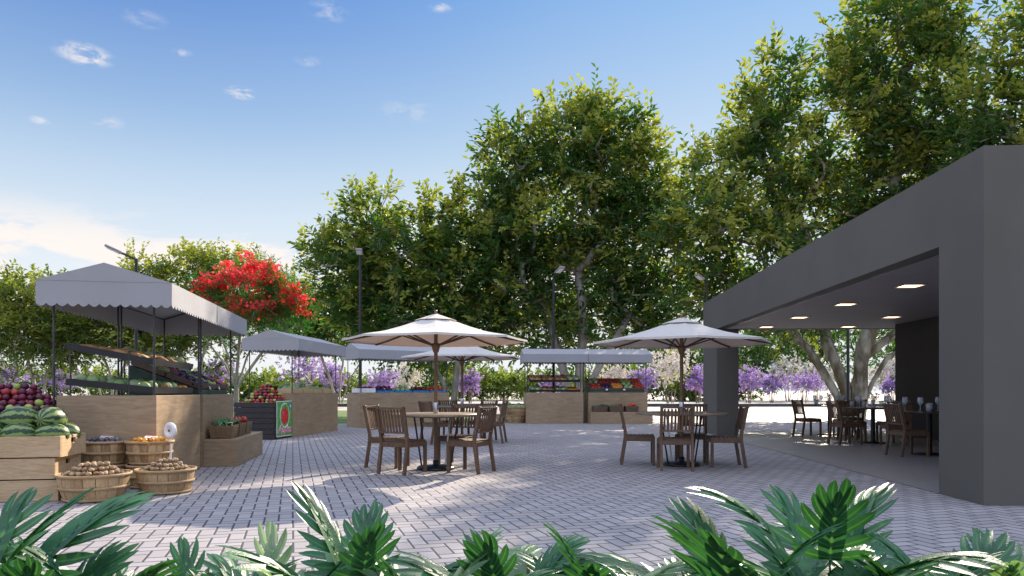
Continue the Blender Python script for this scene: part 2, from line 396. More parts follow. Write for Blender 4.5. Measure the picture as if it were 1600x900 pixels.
# ------------------------------------------------------------------ chairs
def make_chair():
    e = empty('teak_chair', 'x', 'chair')
    w2, d2, sh, th = .235, .225, .45, .91
    b = MB()
    for i in range(7): b.box((0, -d2+.055+i*.061, sh-.011), (2*w2-.05, .048, .020))
    b.build('seat', m_teak, e, bevel=.004)
    b = MB(); b.box((0, d2-.012, sh-.055), (2*w2-.05, .024, .065)); b.box((0, -d2+.012, sh-.055), (2*w2-.05, .024, .065))
    for s in (-1, 1): b.box((s*(w2-.012), 0, sh-.052), (.024, 2*d2-.05, .072))
    b.build('seat_frame', m_teak, e, bevel=.004)
    for s in (-1, 1):
        MB().bar((s*(w2-.02), d2-.02, 0), (s*(w2-.02), d2-.02, sh-.02), .042, .042, (0, 1, 0)).build('leg', m_teak, e, bevel=.005)
        q = MB(); pts = [(-d2-.05, 0), (-d2+.015, .40), (-d2+.012, .5), (-d2-.075, th)]
        for (y0, z0), (y1, z1) in zip(pts, pts[1:]): q.bar((s*(w2-.02), y0, z0), (s*(w2-.02), y1, z1), .04, .046, (0, 1, 0))
        q.build('leg', m_teak, e, bevel=.005)
    b = MB(); yz = lambda z: -d2+.012-(z-.5)*.087/.41
    n = 6
    for j in range(n):
        x0, x1 = -w2+.02+j*(2*w2-.04)/n, -w2+.02+(j+1)*(2*w2-.04)/n
        cv = lambda x: -.018*(1-(x/w2)**2)
        for z, hh in ((th-.022, .062), (.56, .045)):
            b.bar((x0, yz(z)+cv(x0), z), (x1, yz(z)+cv(x1), z), .024, hh, (0, 1, 0))
    for j in range(8):
        x = -w2+.062+j*(2*w2-.124)/7; cv = -.018*(1-(x/w2)**2)
        b.bar((x, yz(.57)+cv, .57), (x, yz(th-.04)+cv, th-.04), .030, .012, (0, 1, 0))
    b.build('backrest', m_teak, e, bevel=.003)
    return e
chair0 = make_chair(); used = []
def chair(x, y, face, label, group, z=0):
    """face = heading (radians, 0 = +Y) the sitter looks"""
    c = chair0 if not used else copy_tree(chair0)
    used.append(c); c.location = (x, y, z); c.rotation_euler = (0, 0, -face)
    c['label'] = label; c['group'] = group
    return c
table_used = []
def make_table():
    e = empty('round_table', 'x', 'table')
    MB().lathe([(0, .765), (.66, .765), (.675, .772), (.675, .792), (.665, .8), (0, .8)], 48).build('tabletop', m_teaktop, e)
    MB().lathe([(0, .75), (.42, .75), (.42, .763), (0, .763)], 24).build('top_ring', m_black, e)
    for k in range(4):
        a = PI/4+k*PI/2+.3
        MB().tube([(.38*math.cos(a), .38*math.sin(a), .755), (.24*math.cos(a), .24*math.sin(a), .0)], .013, 8).build('leg', m_steel if k == 0 else m_black, e)
    return e
table0 = make_table()
def table(x, y, label, group, rz=0):
    t = table0 if not table_used else copy_tree(table0)
    table_used.append(t); t.location = (x, y, 0); t.rotation_euler = (0, 0, rz); t['label'] = label; t['group'] = group
    return t

def make_umbrella(rad=1.32, rim=1.86, top=2.22, rz=0.0):
    e = empty('patio_umbrella', 'x', 'umbrella')
    n = 8; rc = lambda a, r, z: (r*math.cos(a), r*math.sin(a), z)
    b = MB()
    # panels subdivided so that they sag a little between ribs
    rings = [(.20, top-.075)] + [(.20+(rad-.20)*t, (top-.075)+(rim-top+.075)*t - .035*math.sin(PI*t)) for t in (.25, .5, .75, 1)]
    m_ = 4; tot = n*m_
    vs = []
    for r_, z_ in rings:
        for k in range(tot):
            a = 2*PI*k/tot; u = (k % m_)/m_
            cut = math.cos(PI/n)/math.cos(((u-.5))*2*PI/n)
            sag = .030*math.sin(PI*u)*(r_/rad)
            vs.append((r_*cut*math.cos(a), r_*cut*math.sin(a), z_-sag*(1 if r_ < rad else .2)))
    fs = [(i*tot+k, i*tot+(k+1) % tot, (i+1)*tot+(k+1) % tot, (i+1)*tot+k) for i in range(len(rings)-1) for k in range(tot)]
    b.add(vs, fs, 0, False)
    lo = vs[-tot:]; vs2 = lo + [(x*1.004, y*1.004, z-.028) for x, y, z in lo]
    b.add(vs2, [(k, (k+1) % tot, tot+(k+1) % tot, tot+k) for k in range(tot)], 0, False)
    cn = b.build('canopy', m_umb, e)
    md = cn.modifiers.new('t', 'SOLIDIFY'); md.thickness = .003
    b = MB(); vs = [rc(2*PI*k/n, .30, top-.085) for k in range(n)] + [rc(2*PI*k/n, .04, top) for k in range(n)]
    b.add(vs, [(k, (k+1) % n, n+(k+1) % n, n+k) for k in range(n)]); v = b.build('vent', m_umb, e)
    v.modifiers.new('t', 'SOLIDIFY').thickness = .004
    MB().tube([(0, 0, .03), (0, 0, top+.0)], .027, 14).build('pole', m_pole, e)
    MB().lathe([(0, top+.065), (.018, top+.06), (.024, top+.035), (.014, top+.015), (.03, top+.005), (.03, top-.01)], 14).build('finial', m_pole, e)
    MB().lathe([(.028, 1.67), (.040, 1.68), (.062, 1.76), (.062, 1.80), (.03, 1.81)], 16).build('hub', m_pole, e)
    for k in range(n):
        a = 2*PI*k/n
        q = MB(); zz = lambda t: (top-.075)+(rim-top+.075)*t-.035*math.sin(PI*t)-.026
        ps_ = [rc(a, .05, top-.075-.03)]+[rc(a, .20+(rad-.21)*t, zz(t)) for t in (0, .25, .5, .75, 1)]
        for p0, p1 in zip(ps_, ps_[1:]): q.bar(p0, p1, .020, .022, (0, 0, 1))
        q.build('rib', m_rib, e)
        t = .46; r2 = .04+(rad-.04)*t
        MB().bar(rc(a, .05, 1.775), rc(a, r2, top-.04+(rim-.022-top+.04)*t-.06), .014, .02, (0, 0, 1)).build('strut', m_rib, e)
    MB().lathe([(0, 0), (.27, 0), (.275, .02), (.25, .045), (.06, .06), (.042, .075), (.042, .13), (0, .135)], 28).build('base', m_black, e)
    MB().lathe([(.03, .78), (.036, .79), (.036, .95), (.03, .96)], 16).build('pole_sleeve', m_steel, e)
    return e
umb0 = make_umbrella(); umb_used = []
def umbrella(x, y, rz, label, s=1):
    u = umb0 if not umb_used else copy_tree(umb0)
    umb_used.append(u); u.location = (x, y, .0); u.rotation_euler = (0, 0, rz); u['label'] = label; u['group'] = 'cream umbrellas over the outdoor tables'
    u.scale = (s, s, s)

def place_set(cx, cy, spots, gname):
    for (dx, dy, face, lab) in spots: chair(cx+dx, cy+dy, R(face), lab, gname)
ux, uy = g(681, 733)
table(ux, uy, 'round teak table under the big umbrella left of centre', 'round teak tables')
umbrella(ux, uy, R(6), 'largest looking cream umbrella, over the table left of centre')
place_set(ux, uy, [(-.40, -.42, 28, 'teak chair with its back to us at the left front of the big umbrella table'),
                   (-.72, .32, 105, 'teak chair at the far left of the big umbrella table, mostly behind another'),
                   (.50, -.32, -62, 'teak chair at the right of the big umbrella table, turned left'),
                   (.26, .66, 200, 'teak chair on the far side of the big umbrella table, facing us')], 'teak chairs round the big umbrella table')
u3x, u3y = g(722, 691)
table(u3x, u3y, 'round teak table farther back, under the half hidden umbrella', 'round teak tables', .5)
umbrella(u3x, u3y, R(14), 'cream umbrella half hidden behind the largest one')
place_set(u3x, u3y, [(-.52, -.38, 50, 'teak chair at the near left of the farther back table'),
                     (-.3, .62, 160, 'teak chair at the far left of the farther back table'),
                     (.66, -.10, -80, 'teak chair at the right of the farther back table, facing left'),
                     (.4, .62, 215, 'teak chair at the far right of the farther back table')], 'teak chairs round the farther back umbrella table')
u2x, u2y = g(1065, 727)
table(u2x, u2y, 'round teak table under the right hand umbrella', 'round teak tables', .9)
umbrella(u2x, u2y, R(-4), 'cream umbrella on the right, in front of the pavilion')
place_set(u2x, u2y, [(-.22, -.52, 6, 'teak chair with its back to us in front of the right umbrella table'),
                     (-.60, .22, 98, 'teak chair at the left of the right umbrella table, facing right'),
                     (.60, -.12, -84, 'teak chair at the right of the right umbrella table, facing left'),
                     (.30, .62, 198, 'teak chair on the far side of the right umbrella table')], 'teak chairs round the right umbrella table')

# pavilion tables
m_dtop = wood('dark dining table top', (.035, .028, .024), (.07, .055, .045), (2, 12, 2), .3)
def dining(x, y, label):
    t = empty('dining_table', label, 'table', (x, y, 0), 0, 'dark dining tables in the pavilion')
    MB().lathe([(0, .735), (.64, .735), (.65, .742), (.65, .76), (.64, .765), (0, .765)], 40).build('tabletop', m_dtop, t)
    MB().tube([(0, 0, .03), (0, 0, .735)], .045, 14).build('pedestal', m_black, t)
    MB().lathe([(0, 0), (.3, 0), (.3, .02), (.05, .045)], 24).build('base', m_black, t)
    return t
TP = []
for px, Y, lab in ((1296, 18.2, 'farthest dark dining table in the pavilion'), (1364, 15.4, 'middle dark dining table in the pavilion with chairs all round'), (1452, 12.6, 'dark dining table partly hidden by the front pillar')):
    x = (px-800)/F*Y; TP.append((x, Y)); dining(x, Y, lab)
(t0x, t0y), (t1x, t1y), (t2x, t2y) = TP
gp = 'teak chairs round the pavilion dining tables'
for cx, cy, dx, dy, f, lab in (
    (t0x, t0y, -.72, -.42, 82, 'leftmost teak chair in the pavilion, facing right'),
    (t0x, t0y, -.05, -1.0, 8, 'teak chair with its back to us at the farthest pavilion table'),
    (t0x, t0y, .62, .2, 265, 'teak chair at the right of the farthest pavilion table'),
    (t1x, t1y, -.74, -.35, 84, 'teak chair left of the middle pavilion table, its back catching the light'),
    (t1x, t1y, .02, -.86, 12, 'teak chair with its back to us at the middle pavilion table'),
    (t1x, t1y, .60, .35, 250, 'teak chair at the right of the middle pavilion table'),
    (t1x, t1y, -.1, .74, 185, 'teak chair on the far side of the middle pavilion table'),
    (t2x, t2y, -.52, -.28, 84, 'teak chair facing right, just left of the front pillar'),
    (t2x, t2y, .18, -.86, 5, 'teak chair half hidden by the edge of the front pillar')):
    chair(cx+dx, cy+dy, R(f), lab, gp)

def glassmat():
    M = bpy.data.materials.new('clear glass'); M.use_nodes = True
    b = M.node_tree.nodes['Principled BSDF']; b.inputs['Base Color'].default_value = (.93, .97, 1, 1)
    nt = M.node_tree; b.inputs['Roughness'].default_value = .04; b.inputs['Specular IOR Level'].default_value = 1
    b.inputs['Base Color'].default_value = (.75, .8, .85, 1); t = nt.nodes.new('ShaderNodeBsdfTransparent'); t.inputs[0].default_value = (.95, .97, 1, 1)
    x = nt.nodes.new('ShaderNodeMixShader'); x.inputs[0].default_value = .35
    nt.links.new(t.outputs[0], x.inputs[1]); nt.links.new(b.outputs[0], x.inputs[2]); nt.links.new(x.outputs[0], nt.nodes['Material Output'].inputs[0])
    return M
m_glass = glassmat()
wg = MB().lathe([(0, .002), (.038, .002), (.038, .005), (.006, .012), (.005, .09), (.02, .105), (.040, .135), (.042, .17), (.034, .215), (.0325, .215), (.040, .17), (.038, .137), (.018, .108), (0, .1)], 20).build('wine_glass', m_glass)
tb = MB().lathe([(0, .002), (.032, .002), (.042, .12), (.0405, .12), (.031, .008), (0, .008)], 20).build('tumbler', m_glass)
tag(wg, 'x', 'wine glass', 'wine glasses on the dining tables'); tag(tb, 'x', 'tumbler', 'tumblers on the dining tables')
gf = {0: True, 1: True}
names = ('farthest pavilion table', 'middle pavilion table', 'pavilion table beside the front pillar')
for ti, (tx, ty) in enumerate(TP):
    for k in range(4):
        for kind, src, r, off in ((0, wg, .40, .1), (1, tb, .44, .42)):
            o = src if gf[kind] else src.copy()
            if gf[kind]: gf[kind] = False
            else: C.objects.link(o)
            a = k*PI/2+off+ti*.3
            o.location = (tx+r*math.cos(a), ty+r*math.sin(a), .766); o.scale = (1.15,)*3
            o['label'] = ('stemmed wine glass on the ' if kind == 0 else 'straight clear tumbler on the ')+names[ti]

m_bloom = mat('pale blue flowers', (.5, .58, .72), .6, .3, 30, col2=(.8, .82, .86)); m_leafy = mat('posy leaves', (.05, .12, .04), .6)
for (tx, ty), nm in zip(TP[:2], names):
    e = empty('flower_vase', 'small glass vase of pale blue flowers on the '+nm, 'vase', (tx, ty, .766), 0, 'flower vases on the dining tables')
    MB().lathe([(0, .002), (.05, .002), (.055, .06), (.035, .13), (.045, .16), (.043, .16), (.032, .13), (.05, .06), (.046, .008), (0, .008)], 18).build('glass', m_glass, e)
    bl_ = MB(); st_ = MB()
    for k in range(26):
        a_ = random.uniform(0, 6.28); r_ = random.uniform(.02, .15); z_ = .22+random.uniform(0, .12)-r_*.3
        x_, y_ = r_*math.cos(a_), r_*math.sin(a_); st_.tube([(0, 0, .03), (x_*.4, y_*.4, .15), (x_, y_, z_)], .002, 4)
        s_ = random.uniform(.014, .026); bl_.lathe([(0, -s_*.6), (s_, -.1*s_), (s_*.9, s_*.4), (0, s_*.5)], 7, (x_, y_, z_))
        for t_ in (.5, .75): st_.add([(x_*t_, y_*t_, .08+z_*t_*.7), (x_*t_+.02, y_*t_, .1+z_*t_*.7), (x_*t_+.035, y_*t_+.01, .085+z_*t_*.7), (x_*t_+.018, y_*t_+.018, .09+z_*t_*.7)], [(0, 1, 2, 3)])
    bl_.build('flowers', m_bloom, e); st_.build('stems', m_leafy, e)
# ------------------------------------------------------------------ market stalls
def fruitmat(name, c1, c2, rough=.4, scale=4, spec=.5):
    M = bpy.data.materials.new(name); M.use_nodes = True
    q = N(M.node_tree); b = q.n['Principled BSDF']; t = q.new('ShaderNodeTexCoord'); oi = q.new('ShaderNodeObjectInfo')
    nz = q.noise(t.outputs['Object'], scale/.05, 3)
    f = q.m('ADD', q.m('MULTIPLY', oi.outputs['Random'], .75), q.m('MULTIPLY', nz, .35), clamp=True)
    q.put(b.inputs['Base Color'], q.mix(f, (*c1, 1), (*c2, 1))); b.inputs['Roughness'].default_value = rough
    b.inputs['Specular IOR Level'].default_value = spec
    return M
def ball(name, m, r=.045, sq=.9, dimple=True, n=14, stretch=1.0, label=None, cat=None, group=None):
    b = MB(); prof = []
    for i in range(9):
        a = -PI/2+PI*i/8; rr = math.cos(a)*r; z = math.sin(a)*r*sq
        if dimple and i == 8: z -= r*.22; rr = .0005
        if dimple and i == 7: z += r*.02
        if i == 0: rr = .0005
        prof.append((max(rr, .0005), z))
    b.lathe(prof, n, sq=(stretch, 1)); o = b.build(name, m)
    o.location = (0, -50, -5); return o
protos = {}
def proto(key, name, m, label, cat, **kw):
    if key not in protos:
        o = ball(name, m, **kw); protos[key] = [o, False]
        tag(o, label, cat)
    return protos[key]
def put_one(key, loc, rot=None, label=None, group=None, s=1, parent_m=None):
    p = protos[key]; o = p[0]
    if p[1]: o = p[0].copy(); C.objects.link(o)
    else: p[1] = True
    o.location = parent_m @ Vector(loc) if parent_m else loc
    o.rotation_euler = rot or (random.uniform(-.6, .6), random.uniform(-.6, .6), random.uniform(0, 6.28)); o.scale = (s, s, s)
    if label: o['label'] = label
    if group: o['group'] = group
    return o
m_plum = fruitmat('plum skin', (.018, .004, .018), (.20, .012, .04)); m_apg = fruitmat('green apple skin', (.22, .34, .05), (.42, .45, .1))
m_apr = fruitmat('red apple skin', (.28, .015, .02), (.5, .07, .04)); m_mush = fruitmat('brown mushroom', (.20, .11, .055), (.52, .38, .22), .7)
m_apricot = fruitmat('apricot skin', (.62, .24, .03), (.8, .42, .06), .45); m_fig = fruitmat('fig skin', (.05, .045, .06), (.22, .2, .22), .4)
m_bread = fruitmat('bread crust', (.33, .15, .05), (.55, .31, .12), .7); m_tom = fruitmat('tomato skin', (.42, .015, .012), (.55, .06, .02), .25)
m_egg = fruitmat('aubergine skin', (.018, .008, .03), (.07, .02, .09), .25); m_cab = fruitmat('cabbage leaf', (.14, .25, .07), (.4, .48, .24), .6)
m_leek = fruitmat('leek leaf', (.03, .11, .035), (.09, .22, .06), .5); m_orange = fruitmat('orange peel', (.6, .2, .02), (.75, .33, .03), .5)
proto('plum', 'plum', m_plum, 'x', 'plum', r=.038, sq=.95)
proto('gapple', 'green_apple', m_apg, 'x', 'apple', r=.040)
proto('rapple', 'red_apple', m_apr, 'x', 'apple', r=.040)
proto('mush', 'mushroom', m_mush, 'x', 'mushroom', r=.027, sq=.72, dimple=False, n=10)
proto('apricot', 'apricot', m_apricot, 'x', 'apricot', r=.028, dimple=True, n=10)
proto('fig', 'fig', m_fig, 'x', 'fig', r=.027, sq=1.15, dimple=False, n=10)
proto('bread', 'bread_loaf', m_bread, 'x', 'bread', r=.055, sq=.75, dimple=False, n=12, stretch=1.9)
proto('tomato', 'tomato', m_tom, 'x', 'tomato', r=.043, sq=.85, n=10)
proto('egg', 'aubergine', m_egg, 'x', 'aubergine', r=.04, sq=.95, dimple=False, n=10, stretch=2.1)
proto('cab', 'cabbage', m_cab, 'x', 'cabbage', r=.075, sq=.85, n=10)
proto('orange', 'orange', m_orange, 'x', 'orange', r=.04, n=10)

def heap(keys, M, w_, d_, z0, r, layers, label_of, group_of, rnd=False, shrink=1.0, jit=.25, s=1.0, skip=0.0):
    """fruit heaped in hexagonal layers in the frame M"""
    n = 0
    for L in range(layers):
        ww, dd = w_-2*r*shrink*L*1.15, d_-2*r*shrink*L*1.15
        if ww < r or dd < r: break
        z = z0 + L*r*1.45
        nx, ny = max(1, int(ww/(2*r))), max(1, int(dd/(1.78*r)))
        for j in range(ny):
            for i in range(nx):
                x = -ww/2+(i+.5+(.5 if (j+L) % 2 else 0)*.9)*ww/nx; y = -dd/2+(j+.5)*dd/ny
                if x > ww/2: continue
                edge = i in (0, nx-1) or j in (0, ny-1)
                if L < layers-2 and not edge and L+2 < layers and min(i, nx-1-i, j, ny-1-j) > 1: continue
                if rnd and (x/(ww/2))**2+(y/(dd/2))**2 > 1.02: continue
                if random.random() < skip: continue
                key = random.choice(keys)
                put_one(key, (x+random.uniform(-jit, jit)*r, y+random.uniform(-jit, jit)*r, z+random.uniform(-.12, .25)*r), None,
                        label_of(key), group_of(key), s*random.uniform(.92, 1.08), M)
                n += 1
    return n

def crate(name, label, w_, d_, h_, m, loc, rz, group, boards=2, slot=False, cat='crate', t=.016):
    e = empty(name, label, cat, loc, rz, group)
    bh = h_/boards
    for s in (-1, 1):
        b = MB()
        for k in range(boards): b.box((0, s*(d_/2-t/2), (k+.5)*bh), (w_-.002, t, bh-.008))
        b.build('side_panel', m, e, bevel=.003)
        b = MB(); x = s*(w_/2-t*.75); dd = d_-2*t-.002
        if slot:
            b.box((x, 0, h_*.31), (t*1.4, dd, h_*.62)); b.box((x, 0, h_*.92), (t*1.4, dd, h_*.15))
            for q in (-1, 1): b.box((x, q*(dd/4+.028), h_*.73), (t*1.4, dd/2-.056, h_*.22))
        else:
            for k in range(boards): b.box((x, 0, (k+.5)*bh), (t*1.4, dd, bh-.008))
        b.build('end_panel', m, e, bevel=.003)
    b = MB()
    for sx in (-1, 1):
        for sy in (-1, 1): b.box((sx*(w_/2-t*1.5-.018), sy*(d_/2-t-.014), h_*.5), (.03, .026, h_-.01))
    b.build('corner_post', m, e)
    MB().box((0, 0, .012), (w_-2*t*1.5, d_-2*t-.004, .012)).build('bottom', m, e)
    return e

def basket(r, h_, loc, label, group, rz=0):
    e = empty('bushel_basket', label, 'basket', loc, rz, group)
    n = 18; b = MB(); rb = r*.80
    for k in range(n):
        a0, a1 = 2*PI*(k+.03)/n, 2*PI*(k+.97)/n; off = .004*(k % 2)
        vs = []
        for j in range(5):
            t = j/4; rr = rb+(r-rb)*t+off+.012*math.sin(PI*t)
            for a in (a0, (a0+a1)/2, a1): vs.append((rr*math.cos(a), rr*math.sin(a), .01+t*(h_-.012)))
        for j in range(5):
            t = j/4; rr = rb+(r-rb)*t+off+.012*math.sin(PI*t)-.006
            for a in (a0, (a0+a1)/2, a1): vs.append((rr*math.cos(a), rr*math.sin(a), .01+t*(h_-.012)))
        fs = []
        for j in range(4):
            for i in range(2):
                q = j*3+i; fs += [(q, q+1, q+4, q+3), (15+q, 15+q+3, 15+q+4, 15+q+1)]
        for j in range(4): fs += [(j*3, j*3+3, 15+j*3+3, 15+j*3), (j*3+2, 15+j*3+2, 15+j*3+5, j*3+5)]
        fs += [(12, 13, 28, 27), (13, 14, 29, 28)]
        b.add(vs, fs, int(random.random() < .4))
    b.build('staves', [m_veneer, m_veneer2], e)
    for nm, z, ww, extra in (('rim', h_-.012, .028, .008), ('hoop', h_*.5, .03, .016), ('hoop', .02, .024, .006)):
        t = z/h_; rr = rb+(r-rb)*t+extra+.004
        MB().lathe([(rr, z-ww/2), (rr+.007, z-ww/2), (rr+.009, z+ww/2), (rr-.002 if nm != 'rim' else rr-.014, z+ww/2), (rr, z-ww/2)], 40).build(nm, m_hoop, e)
    MB().lathe([(0, .02), (rb, .02)], 24).build('bottom', m_veneer, e)
    return e

def smallbox(loc, rz, w_, d_, h_, m, label, group):
    e = empty('produce_basket', label, 'basket', loc, rz, group)
    def ring(z, k): return [(-w_/2*k, -d_/2*k, z), (w_/2*k, -d_/2*k, z), (w_/2*k, d_/2*k, z), (-w_/2*k, d_/2*k, z)]
    v = ring(0, .86)+ring(h_, 1)+ring(h_, .92)+ring(.02, .8)
    f = [(3, 2, 1, 0)]
    for a in (0, 4, 8):
        for i in range(4): f.append((a+i, a+(i+1) % 4, a+4+(i+1) % 4, a+4+i))
    f.append((12, 13, 14, 15))
    MB().add(v, f).build('body', m, e)
    b = MB()
    for i in range(1, 5):
        z = h_*i/5; k = .86+.14*i/5+.012
        for (x0, y0), (x1, y1) in zip([(-1, -1), (1, -1), (1, 1), (-1, 1)], [(1, -1), (1, 1), (-1, 1), (-1, -1)]):
            b.bar((x0*w_/2*k, y0*d_/2*k, z), (x1*w_/2*k, y1*d_/2*k, z), .01, .012)
    b.build('weave_band', m, e)
    return e

def stall(O, ang, L, Wd, layout, label, ov=.22, ridge=2.60, zb=2.09, ze=2.385, cz=1.066, cw=1.08):
    """O: near right canopy corner on the ground; local x runs along the stall, local y to its back"""
    e = empty('market_stall', label, 'market stall', (O[0], O[1], 0), ang, 'canvas roofed market stalls')
    # canopy
    b = MB(); ns = int(round(L/.108)); nw = int(round(Wd/.108)); nsec = len(layout)
    def val(p0, p1, n, axis, sgn):
        # scalloped hanging edge, 6 points a scallop
        top, bot = [], []
        for k in range(n*6+1):
            t = k/(n*6); ph = (k % 6)/6
            x = p0[0]+(p1[0]-p0[0])*t; y = p0[1]+(p1[1]-p0[1])*t
            wob = .006*math.sin(t*9+x*3)
            xx, yy = (x, y+wob*sgn) if axis == 0 else (x+wob*sgn, y)
            top.append((x, y, ze)); bot.append((xx, yy, zb+.035-.035*math.sin(PI*ph)))
        m = len(top)
        b.add(top+bot, [(k, k+1, m+k+1, m+k) for k in range(m-1)])
    val((0, 0), (L, 0), ns, 0, -1); val((0, Wd), (L, Wd), ns, 0, 1); val((0, 0), (0, Wd), nw, 1, -1); val((L, 0), (L, Wd), nw, 1, 1)
    # roof slopes with slight sag, gable triangles
    gx, gy = 12*nsec, 6
    for s0 in (0, 1):
        vs = []
        for i in range(gx+1):
            for j in range(gy+1):
                t = j/gy; y = (0 + Wd/2*t) if s0 == 0 else (Wd-Wd/2*t)
                sec = (i/gx*nsec) % 1 if i < gx else 0
                z = ze+(ridge-ze)*t - .018*math.sin(PI*sec)*math.sin(PI*t)
                vs.append((L*i/gx, y, z))
        b.add(vs, [(i*(gy+1)+j, (i+1)*(gy+1)+j, (i+1)*(gy+1)+j+1, i*(gy+1)+j+1) for i in range(gx) for j in range(gy)], smooth=False)
    for x in (0, L): b.add([(x, 0, ze), (x, Wd, ze), (x, Wd/2, ridge)], [(0, 1, 2)])
    cn = b.build('canopy', m_canvas, e); cn.modifiers.new('t', 'SOLIDIFY').thickness = .004
    if nsec == 2:
        MB().box((L/2, -.004, (zb+ze)/2+.02), (.012, .004, ze-zb-.05)).build('canopy_seam', m_post, e)
    # posts, rails
    iy0, iy1 = ov+.02, Wd-.12
    xs = [(ov*.6+.03 if k == 0 else L/nsec*k+.06, L/nsec*(k+1)-.06 if k < nsec-1 else L-ov*.6-.03) for k in range(nsec)]
    for k in range(nsec):
        for x in xs[k]:
            for y in (iy0, iy1): MB().tube([(x, y, cz-.02 if y == iy0 else 0), (x, y, ze-.02)], .014, 8).build('post', m_post, e)
        b = MB()
        for y in (iy0, iy1): b.tube([(xs[k][0], y, ze-.03), (xs[k][1], y, ze-.03)], .012, 6)
        for x in xs[k]: b.tube([(x, iy0, ze-.03), (x, Wd/2, ridge-.04), (x, iy1, ze-.03)], .012, 6)
        b.build('roof_frame', m_post, e)
        x0, x1 = xs[k][0]-.05, xs[k][1]+.05
        if nsec == 2: x0, x1 = (x0, L/2-.14) if k == 0 else (L/2+.04, x1)
        cy0 = ov-.02
        b = MB(); b.box(((x0+x1)/2, cy0+cw/2, cz/2+.001), (x1-x0, cw, cz)); b.build('counter', m_oak, e, bevel=.004)
        if layout[k] == 'B':
            MB().box(((x0+x1)/2+.02, cy0-.242, .2), (x1-x0+.06, .48, .40)).build('step_box', m_oak, e, bevel=.004)
    e['x'] = 0; del e['x']
    return e, xs

def frame(e): 
    return Matrix.Translation(e.location) @ e.rotation_euler.to_matrix().to_4x4()
def tray(e, name, x0, x1, y0, y1, z0, z1, m=None):
    """shelf tray tilted from back (y1,z1) down to front (y0,z0)"""
    b = MB(); d = Vector((0, y1-y0, z1-z0)); n_ = Vector((0, -(z1-z0), y1-y0)).normalized(); c = Vector(((x0+x1)/2, (y0+y1)/2, (z0+z1)/2))
    ang = math.atan2(z1-z0, y1-y0)
    b.box(c, (x1-x0, d.length, .018), (ang, 0, 0))
    for s in (-1, 1):
        b.box(c+Vector((s*(x1-x0)/2, 0, 0))+n_*.03, (.015, d.length+.015, .078), (ang, 0, 0))
        b.box(c+d/2*s+n_*.03, (x1-x0-.016, .015, .078), (ang, 0, 0))
    nd = 4
    for i in range(1, nd): b.box(c+Vector(((i/nd-.5)*(x1-x0), 0, 0))+n_*.02, (.01, d.length-.016, .04), (ang, 0, 0))
    return b.build(name, m or m_black, e), c, ang, d.length
def frame_tilt(e, c, ang): return frame(e) @ Matrix.Translation(c) @ Matrix.Rotation(ang, 4, 'X')

def module_A(e, x0, x1, ov, cw, where, near):
    y0, y1 = ov+.02, ov+cw-.08
    ln = x1-x0-.2
    for lev, (za, zc, keys) in enumerate((((1.10), 1.20, None), (1.44, 1.62, None))):
        o, c, ang, dl = tray(e, 'shelf_tray', x0+.12, x1-.12, y0+.04, y1, za, zc)
        Mt = frame_tilt(e, c, ang); nl = 4
        sets = (('cab', 'bread', 'cab', 'orange') if lev == 0 else ('bread', 'bread', 'bread', 'cab'))
        for i in range(nl):
            Mi = Mt @ Matrix.Translation(((i+.5)/nl*ln-ln/2, 0, .045 if sets[i] != 'cab' else .06))
            key = sets[i]; r = {'bread': .075, 'cab': .072, 'orange': .042}[key]
            nm = {'bread': 'brown bread loaf', 'cab': 'pale green cabbage', 'orange': 'small orange'}[key]
            heap([key], Mi, ln/nl-.04, dl-.08, 0, r, 1, lambda k_, nm=nm, lev=lev: '%s on the %s black tray of the %s' % (nm, ('lower', 'upper')[lev], where),
                 lambda k_, nm=nm: nm+'s on the stall trays', jit=.3, skip=0.08)
    for x in (x0+.12, x1-.12):
        for y in (y0+.30, y1-.04):
            MB().tube([(x, y, 1.06), (x, y, 1.60)], .009, 6).build('shelf_post', m_post, e)

